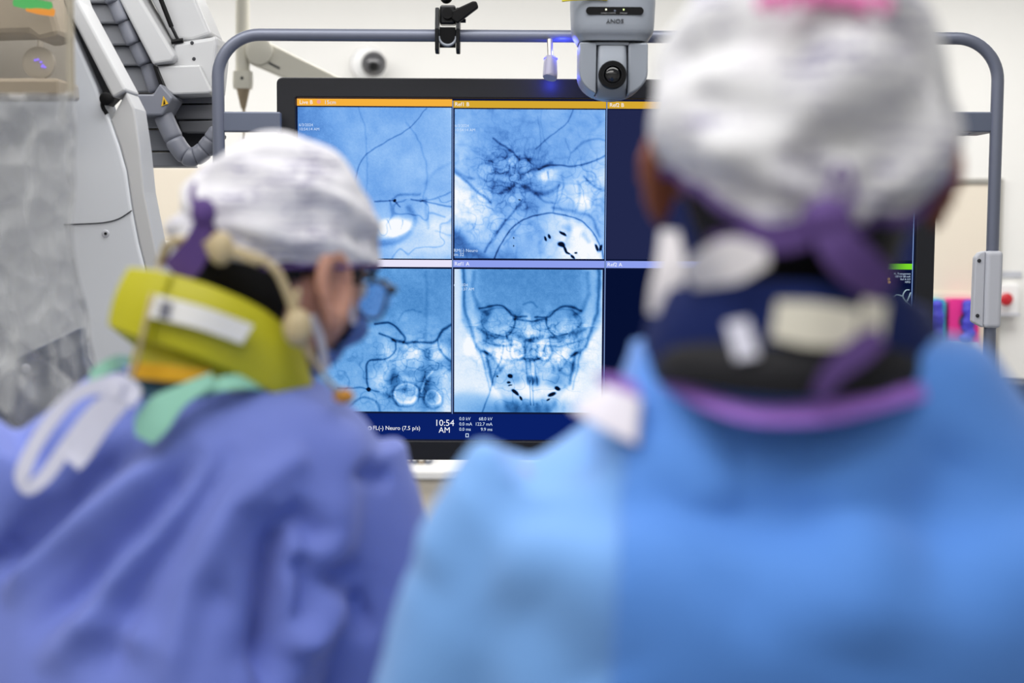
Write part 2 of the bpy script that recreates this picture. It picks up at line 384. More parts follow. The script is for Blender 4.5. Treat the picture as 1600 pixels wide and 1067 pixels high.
for i in (2, 3):
    pane('empty_pane', cols[i]+2, 169, cols[i+1]-2, 402, E_dk, label='empty dark pane'); pane('empty_pane', cols[i]+2, 418, cols[i+1]-2, 645, E_dk2, label='empty dark pane')
pane('status_bar', 464, 649, 1420, 690, E_bar, label='navy status bar with clock')
for i in (1, 2, 3): pane('divider_line', cols[i]-.6, 156, cols[i]+.6, 649, E_div, .0022)
pane('divider_line', 1417.5, 300, 1418.7, 649, E_div, .0022)
PXS = (BR[0]-TL[0])/(1420-464)
def st(body, px, py, h, m=E_wh, align='LEFT', sx=1.0): text(body, h*PXS*1.4, sc_(px, py, .004), m, scr, 'screen_text', align, sx=sx)
st('Live B', 468, 162.5, 6); st('15cm', 506, 162.5, 6, E_txt); st('Ref1 B', 707, 164.5, 6); st('Ref2 B', 945, 164.5, 6)
st('Ref1 A', 707, 413.5, 6); st('Ref2 A', 944, 413.5, 6)
st('10:54', 692, 668, 10, E_wh, 'CENTER'); st('AM', 692, 679, 9, E_wh, 'CENTER')
st('FL(-) Neuro (7.5 p/s)', 580, 675, 6.5, E_wh, sx=.96)
for k, (a_, b_) in enumerate((('0.0 kV', '68.0 kV'), ('0.0 mA', '122.7 mA'), ('0.0 ms', '9.9 ms'))):
    st(a_, 715, 659+k*8.4, 5.2, E_txt, sx=.95); st(b_, 767, 659+k*8.4, 5.2, E_txt, 'RIGHT', sx=.95)
for px in (467, 707):
    st('6/3/2024', px, 197, 4.4, E_txt); st('10:54:14 AM', px, 203.5, 4.4, E_txt)
st('6/3/2024', 706, 446, 4.4, E_txt); st('10:51:37 AM', 706, 452.5, 4.4, E_txt)
st('RM(-) Neuro', 706, 392, 5, E_txt); st('im 32', 706, 398.5, 5, E_txt)
for k, s_ in enumerate(('FL Transparent', '100 kV 80 mA', 'Ref A 0.9', 'HFO')): st(s_, 1415, 424+k*4.4, 3, E_txt, 'RIGHT')
# small eye icon, magnifier icon, status icon
obj('screen_icon', lathe(sc_(575, 672.5, .004), [(.0045, 0), (.0045, .0005)], (0, -1, 0), 16), E_wh, scr)
obj('screen_icon', lathe(sc_(575, 672.5, .005), [(.0022, 0), (.0022, .0005)], (0, -1, 0), 12), E_bar, scr)
obj('screen_icon', lathe(sc_(498, 159, .004), [(.0042, 0), (.0042, .0005)], (0, -1, 0), 12), emission('icon_pink', (236, 160, 150)), scr)
obj('screen_icon', frame_ring(*(list(sc_(725, 686, 0)[[0, 2]])+list(sc_(730, 680, 0)[[0, 2]])), *(list(sc_(726, 685, 0)[[0, 2]])+list(sc_(729, 681, 0)[[0, 2]])), YM-.0045, YM-.004, .0001), E_txt, scr)
for p_ in ((1381, 431), (1382, 436)): obj('screen_icon', lathe(sc_(*p_, .004), [(.003, 0), (.003, .0005)], (0, -1, 0), 12), E_yel, scr)
ves = [[(1384, 460), (1390, 468), (1400, 472), (1410, 468), (1417, 474)], [(1410, 468), (1404, 458), (1408, 449), (1414, 448)], [(1404, 458), (1394, 456), (1388, 462)],
       [(1410, 468), (1414, 458), (1416, 452)], [(1400, 472), (1404, 480), (1398, 484)], [(1417, 474), (1412, 484), (1414, 494)], [(1408, 520), (1414, 512), (1416, 500)]]
obj('vessel_trace', join(*[tube([sc_(*q, .003) for q in vv], [.0016*(1-.5*i/len(vv)) for i in range(len(vv))], 6, 4) for vv in ves]), E_ves, scr, label='pale branching vessel lines')

# ---- radiograph panes: fine meshes whose points carry the picture's brightness
NG = 250
gu, gv = np.meshgrid((np.arange(NG)+.5)/NG, (np.arange(NG)+.5)/NG)
GU0, GV0 = gu, gv
def vnoise(n, seed):
    r = np.random.default_rng(seed).random((n+2, n+2)); x = GU0*n; y = GV0*n; i = x.astype(int); j = y.astype(int); fx = x-i; fy = y-j
    fx = fx*fx*(3-2*fx); fy = fy*fy*(3-2*fy)
    return (r[j, i]*(1-fx)+r[j, i+1]*fx)*(1-fy)+(r[j+1, i]*(1-fx)+r[j+1, i+1]*fx)*fy-.5
def curve_d(pts, n=8):
    c = crm(np.array(pts, float), n); D = np.full((NG, NG), 9.)
    for a, b in zip(c[:-1], c[1:]):
        ab = b-a; t = (((gu-a[0])*ab[0]+(gv-a[1])*ab[1])/(ab@ab+1e-12)).clip(0, 1); D = np.minimum(D, np.hypot(gu-a[0]-t*ab[0], gv-a[1]-t*ab[1]))
    return D
gu = GU0+.016*vnoise(7, 901)+.010*vnoise(17, 902)+.005*vnoise(34, 903); gv = GV0+.016*vnoise(7, 904)+.010*vnoise(17, 905)+.005*vnoise(34, 906)
class XR:
    def __init__(s, base): s.I = np.full((NG, NG), base, float)
    def noise(s, n, amp, seed): s.I += amp*vnoise(n, seed)*2; return s
    def ridge(s, n, amp, seed, mask=1):    # web of thin dark trabeculae
        q = np.abs(vnoise(n, seed)+.5*vnoise(n*2, seed+1)); s.I -= amp*np.exp(-(q/.05)**2)*mask; return s
    def line(s, pts, wd, amp, n=8): s.I -= .74*amp*np.exp(-(curve_d(pts, n)/wd)**2); return s
    def ell(s, cx, cy, rx, ry, rot, amp, soft=.15):
        c, n = math.cos(R(rot)), math.sin(R(rot)); x = (gu-cx)*c+(gv-cy)*n; y = -(gu-cx)*n+(gv-cy)*c
        d = np.hypot(x/rx, y/ry); s.I += amp/(1+np.exp(((d-1)/soft).clip(-30, 30))); return s
    def ring(s, cx, cy, rx, ry, rot, amp, wd=.1):
        c, n = math.cos(R(rot)), math.sin(R(rot)); x = (gu-cx)*c+(gv-cy)*n; y = -(gu-cx)*n+(gv-cy)*c
        s.I += amp*np.exp(-((np.hypot(x/rx, y/ry)-1)/wd)**2); return s
    def half(s, x, y, nx, ny, amp, soft=.01): s.I += amp/(1+np.exp((-(((gu-x)*nx+(gv-y)*ny))/soft).clip(-30, 30))); return s
    def black(s, cx, cy, rx, ry, rot): s.ell(cx, cy, rx*.85, ry*.85, rot, -1.5, .12); return s
STOPS = np.array([-.4, .0, .25, .45, .65, .85, 1.0])
RAMP = np.array([(8, 14, 34), (22, 66, 122), (62, 124, 190), (104, 164, 226), (152, 198, 244), (206, 228, 251), (246, 250, 255)], float)
RAMP_U = np.array([(8, 14, 34), (34, 66, 128), (72, 124, 198), (112, 166, 234), (152, 196, 248), (206, 228, 252), (248, 251, 255)], float)
E_xr = bpy.data.materials.new('radiograph'); E_xr.use_nodes = True; _n = E_xr.node_tree; _n.nodes.clear()
_a = _n.nodes.new('ShaderNodeAttribute'); _a.attribute_name = 'tone'; _e = _n.nodes.new('ShaderNodeEmission'); _o = _n.nodes.new('ShaderNodeOutputMaterial')
_n.links.new(_a.outputs['Color'], _e.inputs[0]); _n.links.new(_e.outputs[0], _o.inputs[0])
def xr_pane(x0, y0, x1, y1, xr, ramp, label):
    I = (xr.I+np.random.default_rng(5).normal(0, .018, (NG, NG))).clip(-.4, 1).ravel()
    rgb = np.stack([np.interp(I, STOPS, ramp[:, k]) for k in range(3)], 1); rgb = lin(rgb)
    a, b = sc_(x0, y0, .0012), sc_(x1, y1, .0012); k = np.linspace(0, 1, NG)
    X, Z = np.meshgrid(a[0]+k*(b[0]-a[0]), a[2]+k*(b[2]-a[2]))
    v = np.stack([X.ravel(), np.full(NG*NG, a[1]), Z.ravel()], 1)-wloc(scr)
    me = bpy.data.meshes.new('radiograph'); ii = np.arange(NG*NG).reshape(NG, NG)
    q = np.stack([ii[:-1, :-1], ii[1:, :-1], ii[1:, 1:], ii[:-1, 1:]], -1).reshape(-1, 4)
    me.vertices.add(len(v)); me.vertices.foreach_set('co', v.ravel()); me.loops.add(q.size); me.loops.foreach_set('vertex_index', q.ravel().astype(np.int32))
    me.polygons.add(len(q)); me.polygons.foreach_set('loop_start', np.arange(0, q.size, 4, dtype=np.int32)); me.update(calc_edges=True)
    at = me.color_attributes.new('tone', 'FLOAT_COLOR', 'POINT'); at.data.foreach_set('color', np.concatenate([rgb, np.ones((len(rgb), 1))], 1).ravel().astype(np.float32))
    me.materials.append(E_xr); o = bpy.data.objects.new('radiograph', me); COL.objects.link(o); o.parent = scr; o['label'] = label
# pane 1 (upper left): skull side view, smooth vault and catheter
x = XR(.42).noise(3, .08, 1).noise(9, .035, 2).noise(26, .02, 3).noise(90, .02, 4)
x.ell(1.0, .25, .5, .5, 0, .14, .3).ell(.62, .38, .3, .3, 0, .08, .3).ell(.0, .2, .35, .5, 0, -.08, .3)
x.line([(.84, 0), (.72, .14), (.58, .22), (.44, .32), (.39, .42), (.36, .55)], .004, .42).line([(.4, 0), (.44, .2), (.45, .45), (.44, .6)], .006, .14).line([(.7, .1), (.8, .25), (.84, .45), (.82, .6)], .007, .17).line([(1, .36), (.9, .42), (.83, .5)], .012, .12)
x.half(.5, .66, -.05, 1, .12, .03).ell(.93, .7, .12, .1, 0, .16, .3).ell(.87, .9, .25, .14, -10, .28, .2)
x.ell(.62, .79, .13, .065, -5, .45, .12).line([(.5, .9), (.62, .89), (.72, .83), (.76, .73), (.72, .66)], .018, .34).line([(.48, .88), (.6, .87), (.72, .82)], .012, .2)
x.line([(.5, .62), (.6, .61), (.64, .62), (.67, .65)], .005, .5).line([(.62, .6), (.68, .57), (.8, .57)], .009, .3).line([(.74, .6), (.86, .63), (1, .65)], .006, .5).line([(1, .56), (.9, .6), (.8, .62)], .006, .32)
x.line([(.84, .6), (.83, .7), (.85, .8)], .012, .22).line([(.85, .7), (.95, .72)], .007, .3).line([(.9, .82), (1, .84)], .006, .2).line([(.58, .74), (.6, .8)], .004, .4).line([(.68, .74), (.67, .8)], .004, .4)
x.black(.633, .612, .011, .01, 0).ridge(9, .22, 21, (gv > .6)*1.0).noise(14, .05, 8)
xr_pane(465, 167, 702, 403, x, RAMP_U, 'blue radiograph of smooth skull vault with a thin catheter')
# pane 2 (upper middle): skull side view with dense vessel tangle and dental metal
x = XR(.6).noise(3, .06, 11).noise(9, .03, 12).noise(60, .02, 14)
x.ell(.4, .1, .5, .25, 0, -.12, .3).ell(.04, .3, .1, .3, 0, .12, .4)
g = np.exp(-(((gu-.36)/.22)**2+((gv-.42)/.17)**2)); x.I -= .16*g
x.ridge(7, .28, 31, g).ridge(13, .28, 33, g).ridge(22, .24, 35, g).ridge(36, .18, 37, g).noise(22, .06, 16); x.I += g*.3*vnoise(30, 38)
for cx, cy, rx, ry, am in ((.385, .345, .03, .035, .5), (.3, .36, .05, .04, .2), (.21, .42, .06, .06, .18), (.46, .38, .05, .05, .18), (.42, .5, .025, .03, .3), (.5, .44, .03, .025, .2), (.2, .58, .05, .05, .18), (.38, .6, .03, .03, .22)):
    x.ell(cx, cy, rx, ry, 0, am, .25).ring(cx, cy, rx, ry, 0, -.12, .12)
x.ell(.12, .7, .16, .11, 35, .22, .3)
x.half(.0, .43, -.6, .8, .28*1.0, .01) if False else None
d = gv-(.42+gu*.85); x.I += .24*(1/(1+np.exp((-(d-.01)/.01).clip(-30, 30))))*np.exp(-(gu/.16)**2)/(1+np.exp(((gv-.74)/.03).clip(-30, 30)))
x.line([(0, .42), (.08, .49), (.16, .56), (.24, .62)], .011, .5).line([(0, .4), (.06, .45), (.13, .47)], .01, .3).line([(.26, .2), (.33, .25), (.38, .29), (.43, .34)], .007, .4).line([(.24, .35), (.34, .32), (.42, .33), (.5, .34)], .016, .3)
x.line([(.3, .56), (.4, .5), (.48, .42), (.57, .39), (.65, .35)], .012, .3).line([(.47, .52), (.56, .56), (.66, .54), (.7, .5)], .016, .42).line([(.56, .4), (.64, .37), (.76, .38), (.85, .37), (.93, .34), (1, .3)], .007, .55)
x.line([(.78, 0), (.73, .1), (.63, .18), (.54, .26)], .005, .34).line([(.55, .05), (.57, .2), (.56, .33)], .006, .14).line([(.78, .28), (.86, .22), (.94, .19), (1, .2)], .009, .26).line([(.73, .2), (.77, .28), (.76, .36)], .006, .16)
x.ell(.625, .44, .075, .04, -8, .4, .15).line([(.62, .42), (.63, .46)], .005, .4)
x.ell(.8, .55, .12, .1, 10, .2, .2).ell(.86, .64, .055, .06, 10, .3, .15).ell(.96, .45, .06, .2, 5, .16, .3)
x.line([(.7, .5), (.68, .6), (.66, .68)], .006, .3).line([(.82, .48), (.84, .58), (.81, .67)], .01, .28).line([(.86, .45), (.92, .5), (.98, .53)], .008, .45).line([(.66, .65), (.78, .68), (.9, .72), (.94, .78), (.97, .84)], .012, .36).line([(.54, .56), (.6, .61), (.66, .62)], .01, .3)
x.ell(.52, .64, .05, .1, 15, -.18, .25).ell(.42, .78, .2, .22, 30, -.04, .3)
x.line([(.45, .6), (.4, .68), (.32, .77), (.24, .88), (.21, .95)], .008, .4).line([(.47, .62), (.48, .68), (.43, .78), (.33, .9)], .007, .2)
dd = np.hypot(gu-.64, (gv-1.06)*1.0); x.I += .42/(1+np.exp(((dd-.36)/.012).clip(-30, 30)))*(1/(1+np.exp((-(gu-.66)/.05).clip(-30, 30))))-.5*np.exp(-((dd-.37)/.0055)**2)
x.half(.0, .8, -.62, .78, -.42, .012); x.ell(.34, 1.06, .12, .12, 30, -.3, .15)
x.ridge(11, .26, 41, np.exp(-(((gu-.22)/.16)**2+((gv-.76)/.12)**2))).ridge(8, .2, 43, np.exp(-(((gu-.85)/.2)**2+((gv-.55)/.14)**2)))
gr = np.exp(-(((gu-.84)/.18)**4+((gv-.52)/.2)**4)); x.ridge(9, .2, 45, gr).ridge(17, .14, 47, gr); x.I += gr*.22*vnoise(11, 48)
gq = np.exp(-(((gu-.3)/.24)**4+((gv-.7)/.2)**4)); x.ridge(10, .16, 61, gq).ridge(19, .14, 63, gq); x.I += gq*.2*vnoise(18, 64); x.ridge(6, .07, 65).ridge(14, .05, 67)
x.line([(.74, .7), (.76, .8), (.75, .9)], .02, .16).line([(.5, .75), (.56, .8), (.57, .95)], .02, .14).line([(.86, .84), (.9, .88)], .02, .3).line([(.72, .78), (.76, .8)], .02, .3)
for cx, cy, rx, ry, ro in ((.63, .845, .018, .01, 60), (.6, .86, .01, .02, -20), (.72, .83, .03, .009, 40), (.71, .905, .03, .02, 20), (.74, .94, .03, .012, 60), (.76, .96, .02, .008, 30), (.79, .985, .02, .009, 45), (.81, .96, .012, .006, 0), (.95, .92, .012, .03, -20), (.98, .92, .012, .03, 20), (.39, .86, .004, .006, 0), (.39, .91, .004, .006, 0), (.43, .6, .008, .005, 20)): x.black(cx, cy, rx, ry, ro)
xr_pane(707, 169, 939, 402, x, RAMP_U, 'blue radiograph with tangled vessels and black dental metal')
# frontal skull views
def frontal(scale, ox, oy, seed):
    x = XR(.36)
    f = lambda *p: [(ox+(a-.5)*scale, oy+(b-.5)*scale) for a, b in p]
    def L(pts, wd, am): x.line(f(*pts), wd*scale, am)
    def E(cx, cy, rx, ry, ro, am, so=.15): (c,) = f((cx, cy)); x.ell(c[0], c[1], rx*scale, ry*scale, ro, am, so)
    def G(cx, cy, rx, ry, ro, am, wd=.1): (c,) = f((cx, cy)); x.ring(c[0], c[1], rx*scale, ry*scale, ro, am, wd)
    U = (gu-ox)/scale+.5; Vv = (gv-oy)/scale+.5
    x.noise(4, .05, seed).noise(40, .03, seed+1).noise(110, .02, seed+2)
    x.I += .28*(1/(1+np.exp(-(Vv-.42)/.06)))                     # face is brighter than vault
    # outside the head
    sk = np.where(Vv < .35, .47-.1*(Vv-.1)**2, .47-.55*(Vv-.35).clip(0)**1.15)
    out = 1/(1+np.exp((-(np.abs(U-.52)-sk)/.008).clip(-30, 30))); x.I = x.I*(1-out)+out*(.93-.1*np.abs(Vv-.8))
    side = np.exp(-((np.abs(U-.52)-.4)/.05)**2)*(Vv < .4); x.I += .2*side
    for s in (-1, 1):
        m = lambda *p: [(.52+s*(a-.52), b) for a, b in p]
        L(m((.97, 0), (.975, .15), (.96, .3), (.93, .42), (.88, .55), (.8, .6)), .012, .45); L(m((.9, .02), (.91, .15), (.87, .27), (.82, .31)), .016, .3)
        L(m((.55, .33), (.64, .33), (.7, .27), (.76, .25), (.86, .28)), .007, .55); L(m((.63, .35), (.63, .4), (.68, .46), (.76, .45)), .006, .4)
        E(*m((.74, .36))[0], .11, .085, 0, .08, .15); G(*m((.74, .36))[0], .115, .09, 0, -.14, .06)
        L(m((.8, .27), (.84, .4), (.82, .48)), .022, .25); L(m((.66, .48), (.78, .46), (.88, .42)), .014, .34); L(m((.62, .53), (.75, .53), (.84, .5)), .008, .36)
        E(*m((.7, .59))[0], .06, .065, 10*s, .26, .2); E(*m((.61, .56))[0], .045, .06, 0, .25, .2); L(m((.655, .5), (.665, .56), (.65, .62), (.6, .635), (.56, .6), (.565, .54)), .009, .32); L(m((.64, .54), (.645, .58), (.62, .615), (.585, .6)), .01, -.3)
        L(m((.83, .58), (.8, .68), (.78, .8)), .012, .55); L(m((.86, .58), (.83, .7), (.8, .84)), .007, .3); L(m((.72, .7), (.78, .62), (.84, .58)), .009, .3)
        L(m((.68, .62), (.72, .7), (.76, .74)), .014, .35); E(*m((.92, .47))[0], .05, .13, -12*s, .16, .25)
    L([(.4, .345), (.5, .36), (.63, .345)], .008, .5); E(.53, .42, .09, .07, 0, .28, .25); L([(.44, .47), (.52, .49), (.6, .47)], .016, .3); L([(.52, .5), (.52, .62)], .01, .25)
    L([(.46, .62), (.53, .63), (.64, .6), (.68, .7)], .014, .42); E(.5, .29, .09, .06, 20, .06, .2); L([(.47, .25), (.52, .23), (.56, .26)], .008, .2); E(.64, .28, .03, .04, 0, .06)
    E(.53, .75, .13, .12, 0, .12, .3); E(.53, .86, .2, .06, 0, .35, .3)
    for ux in (.49, .52, .55): L([(ux-.01, .63), (ux, .7), (ux+.01, .8)], .006, .35)
    L([(.51, .78), (.515, .94)], .004, .5); L([(.53, .78), (.532, .94)], .004, .4); E(.53, .7, .018, .06, 0, .25); E(.51, .77, .018, .03, 0, -.6, .3); E(.55, .78, .022, .03, 0, -.65, .3)
    E(.5, .98, .3, .07, 0, -.35, .3); E(.42, .77, .04, .04, 0, -.3, .4); E(.68, .78, .04, .03, 0, -.3, .4)
    gm = np.exp(-(((U-.53)/.4)**4+((Vv-.52)/.2)**4)); hi = lambda f_: max(3, int(f_/scale))
    for f_, am, q in ((9, .22, 5), (15, .2, 7), (24, .17, 13), (38, .12, 17)): x.ridge(hi(f_), am, seed+q, gm)
    x.I += gm*(.16*vnoise(hi(16), seed+9)*2+.12*vnoise(hi(34), seed+10)*2); x.I += .34*gm*np.clip(vnoise(hi(12), seed+11)-.16, 0, 1)*3
    x.I -= .16*(np.sin(U*95+4*vnoise(6, seed+30))*.5+.5)*np.exp(-(((U-.53)/.24)**4+((Vv-.95)/.045)**2)); x.ridge(hi(5), .1, seed+33, gm); x.I += .2*np.exp(-(((U-.33)/.05)**2+((Vv-.6)/.07)**2))+.16*np.exp(-(((U-.13)/.035)**2+((Vv-.5)/.1)**2))
    lo_ = np.exp(-(((U-.53)/.3)**4+((Vv-.83)/.12)**4)); x.ridge(hi(16), .2, seed+19, lo_); x.I += .1*lo_*vnoise(hi(20), seed+21)*2
    return x, E, L
x, E, L = frontal(1, .5, .5, 51)
x.ell(.1, .98, .3, .12, 0, -.28, .12); L([(.33, .53), (.31, .64), (.26, .78), (.2, 1)], .005, .4)
for cx, cy, rx, ry, ro in ((.38, .745, .02, .016, 30), (.3, .745, .007, .007, 0), (.37, .79, .014, .008, 0), (.38, .81, .016, .006, 0), (.41, .86, .03, .012, 40), (.45, .895, .02, .01, 50), (.7, .83, .022, .016, 45), (.66, .87, .03, .014, -15), (.635, .905, .016, .007, -20)): x.black(cx, cy, rx, ry, ro)
xr_pane(707, 419, 937, 646, x, RAMP, 'blue radiograph of a skull seen from the front')
x = XR(.38).noise(4, .05, 71).noise(14, .03, 72).noise(40, .025, 73).noise(110, .025, 74)
x.half(.5, .62, 0, 1, .16, .05).ell(.743, .38, .09, .1, 0, .1, .15).ell(.68, .33, .04, .05, 0, .06, .2).ell(.88, .397, .055, .075, 0, .1, .12)
x.ell(.57, .5, .14, .1, 10, .1, .12).ell(1.03, .5, .13, .12, 0, .12, .12).line([(.84, .02), (.84, .25), (.83, .5)], .012, .1).line([(.66, .36), (.69, .3), (.74, .28), (.8, .3)], .008, .14)
x.line([(.5, .385), (.56, .375), (.61, .384), (.66, .432), (.698, .485), (.69, .51)], .008, .6).line([(.62, .495), (.7, .51), (.84, .514), (.91, .49), (.945, .43), (1, .385)], .010, .66)
x.line([(.535, .455), (.605, .484), (.641, .514), (.63, .574), (.57, .624), (.5, .632), (.445, .66), (.442, .75), (.45, .845)], .007, .6).line([(.915, .5), (.93, .56), (.96, .61), (1, .64)], .008, .45)
x.ell(.74, .6, .07, .11, 5, .34, .3).ell(.9, .58, .05, .08, -10, .3, .3).ell(.62, .62, .06, .05, 30, .2, .3).ell(.8, .56, .03, .06, 0, .2, .3)
gm = np.exp(-(((gu-.78)/.3)**4+((gv-.72)/.26)**4)); x.ridge(8, .16, 81, gm).ridge(15, .2, 83, gm).ridge(26, .16, 85, gm).ridge(11, .14, 87, np.exp(-(((gu-.42)/.2)**4+((gv-.78)/.2)**4)))
x.I += gm*(.2*vnoise(12, 88)*2+.12*vnoise(26, 89)*2)
x.ell(.62, .76, .035, .07, 10, -.3, .3).ell(.83, .8, .03, .13, 5, -.34, .35).ell(.74, .73, .06, .025, 0, -.3, .3).ell(.87, .78, .05, .05, 20, -.22, .4)
x.ell(.7, .87, .085, .075, 8, .22, .12).ring(.7, .87, .075, .07, 8, .22, .12).ring(.7, .88, .092, .085, 8, -.24, .1).ell(.72, .85, .05, .03, 20, -.12, .3)
x.ell(.88, .9, .06, .055, -20, .15, .12).ring(.88, .9, .05, .05, -20, .2, .15).ring(.88, .91, .065, .063, -20, -.2, .12).ell(.88, .88, .025, .03, 0, -.2, .3)
x.line([(.8, .86), (.83, .78), (.87, .72)], .008, -.5).line([(.93, .7), (.96, .8), (1, .82)], .05, -.2).ell(.53, .76, .06, .08, 20, .26, .3).ell(.98, .95, .05, .1, 0, .3, .3)
x.line([(.25, .83), (.36, .83), (.45, .845), (.52, .85)], .006, .4).line([(.3, 1), (.4, .9), (.5, .92), (.53, 1)], .008, .35).line([(.5, .85), (.6, .9), (.66, .98)], .014, .2).black(.452, .846, .017, .013, 0)
xr_pane(465, 419, 702, 646, x, RAMP, 'blue radiograph enlarged on the bones round the nose')

# ------------------------------------------------------------------ tubular frame round the monitor
YF = 3.0
fr = thing('display_stand', 'grey blue tubular stand framing the large black monitor', 'stand', (.1, YF+.1, 0))
xl, xr0, zt = P(341, 150, YF)[0], P(1555, 250, YF)[0], P(930, 57, YF)[2]; rc = .085
lo = [np.array([xl, YF, .05])]; hi = [np.array([xr0, YF, .05])]
pts = [np.array([xl+rc-rc*math.cos(t), YF, zt-rc+rc*math.sin(t)]) for t in np.linspace(0, math.pi/2, 14)]+[np.array([xr0-rc+rc*math.sin(t), YF, zt-rc+rc*math.cos(t)]) for t in np.linspace(0, math.pi/2, 14)]
def dense(p):
    o_ = [p[0]]
    for a, b in zip(p[:-1], p[1:]):
        k = max(1, int(np.linalg.norm(b-a)/.05)); o_ += [a+(b-a)*(i+1)/k for i in range(k)]
    return o_
obj('tube_rail', tube(dense(lo+pts+hi), .0125, 20, 0), M_tube, fr, smooth='all')
for s, (xa, xb) in enumerate(((346, 440), (1445, 1549))):
    a, b = P(xa, 175, YF+.01), P(xb, 207, YF+.01)
    obj('side_bracket', box((a[0], YF-.004, a[2]), (b[0], YF+.018, b[2])), M_plate, fr, bevel=.003)
a, b = P(346, 178, YF), P(1549, 205, YF)
obj('cross_bar', box((a[0], YF+.14, a[2]), (b[0], YF+.17, b[2])), M_plate, fr, bevel=.003)
for xx in (pts[0][0], pts[-1][0]):
    obj('bracket_arm', box((xx-.012, YF, a[2]), (xx+.012, YF+.16, b[2])), M_plate, fr, bevel=.003)
    obj('foot', box((xx-.03, YF-.35, 0), (xx+.03, YF+.35, .05)), M_plate, fr, bevel=.01)
obj('base_bar', box((pts[0][0], YF-.02, .05), (pts[-1][0], YF+.02, .09)), M_plate, fr, bevel=.005)
xr = pts[-1][0]
a, b = P(1540, 392, YF-.02), P(1562, 513, YF-.02)
obj('clip_sleeve', prism([(xr-.017, YF-.02, b[2]), (xr+.017, YF-.02, b[2]), (xr+.017, YF-.02, a[2]), (xr-.017, YF-.02, a[2])], (0, .042, 0)), M_lgrey, fr, bevel=.008, seg=4, label='pale grey sleeve clipped on the right post')
fl = obj('clip_flange', prism([(xr-.04, YF-.012, b[2]+.012), (xr-.017, YF-.012, b[2]), (xr-.017, YF-.012, a[2]), (xr-.03, YF-.012, a[2]-.004), (xr-.038, YF-.012, a[2]-.014)], (0, .02, 0)), M_lgrey, fr, bevel=.003, label='pale grey flange with screws')
for zz in (a[2]-.02, b[2]+.025): obj('screw', lathe((xr-.03, YF-.012, zz), [(.004, 0), (.0035, .002), (.001, .0024)], (0, -1, 0), 12), M_dark, fl)

# ------------------------------------------------------------------ clamp on the rail
YK = 2.985
zc = P(700, 57, YF)[2]; xc = P(700, 57, YF)[0]
cl = thing('rail_clamp', 'black grip clamp with lever biting the grey rail', 'clamp', (xc, YF, zc))
for s in (-1, 1):
    o_ = [(xc+s*.017, YF-.026, zc-.03), (xc+s*.017, YF-.03, zc+.012), (xc+s*.017, YF-.02, zc+.055), (xc+s*.017, YF+.02, zc+.055), (xc+s*.017, YF+.022, zc-.01), (xc+s*.017, YF+.014, zc-.034), (xc+s*.017, YF-.012, zc-.036)]
    obj('jaw', prism(o_, (s*.008, 0, 0)), M_rubber, cl, bevel=.002)
obj('jaw_pad', prism([(xc-.016, YF-.018, zc-.024), (xc+.016, YF-.018, zc-.024), (xc+.016, YF-.021, zc+.016), (xc-.016, YF-.021, zc+.016)], (0, .006, 0)), M_black, cl, bevel=.001)
obj('jaw_ring', tube([(xc+.018*math.cos(t), YF-.02, zc-.002+.018*math.sin(t)) for t in np.linspace(-math.pi, 0, 9)], .003, 8, 2), M_ptz, cl, smooth='all', label='bright metal jaw lip')
obj('clamp_body', box((xc-.016, YF-.018, zc+.022), (xc+.016, YF+.014, zc+.06)), M_rubber, cl, bevel=.004)
obj('pivot', lathe((xc, YF-.03, zc+.042), [(.011, 0), (.011, .022)], (0, 1, 0), 16), M_black, cl, smooth=True)
obj('lever', prism([(xc+.008, YF-.03, zc+.03), (xc+.02, YF-.03, zc+.022), (xc+.062, YF-.03, zc+.054), (xc+.058, YF-.03, zc+.066), (xc+.05, YF-.03, zc+.066), (xc+.006, YF-.03, zc+.046)], (0, .014, 0)), M_black, cl, bevel=.003)
obj('lock_screw', tube([(xc+.02, YF-.008, zc+.03), (xc+.036, YF-.008, zc+.03)], .004, 10, 0), M_rubber, cl)
obj('ball_joint', join(ellipsoid((xc-.003, YF-.012, zc+.076), (.013, .013, .013)), tube([(xc-.003, YF-.012, zc+.076), (xc+.004, YF-.01, zc+.12), (xc+.02, YF, zc+.2), (xc+.03, YF, zc+.5)], .009, 12, 4)), M_rubber, cl, smooth=True)
obj('arm_knob', ellipsoid((xc+.022, YF-.02, zc+.083), (.022, .01, .006)), M_black, cl, smooth=True)

# ------------------------------------------------------------------ upside-down tracking camera
YP = 2.8
sp = YP/FPX
cx = P(960, 75, YP)[0]
pz = lambda y: P(960, y, YP)[2]
pt = thing('ptz_camera', 'grey pan tilt camera hung upside down over the monitor top', 'camera', (cx, YP+.08, pz(152)))
def tier(y, hw, hd, cy_): return (cx, cy_, pz(y), hw, hd, 0)
top = loft([tier(-14, .0800, .075, YP+.075), tier(2, .0800, .076, YP+.076), tier(8, .0795, .076, YP+.076), tier(44, .0770, .076, YP+.076), tier(56, .070, .072, YP+.076), tier(62, .066, .07, YP+.076)], 64, 5)
obj('mount_housing', top, M_ptz, pt, smooth=True)
obj('seam_ring', lathe((cx, YP+.076, pz(65)), [(.062, 0), (.062, .006)], (0, 0, 1), 48), M_dark, pt, label='dark seam between housing and head')
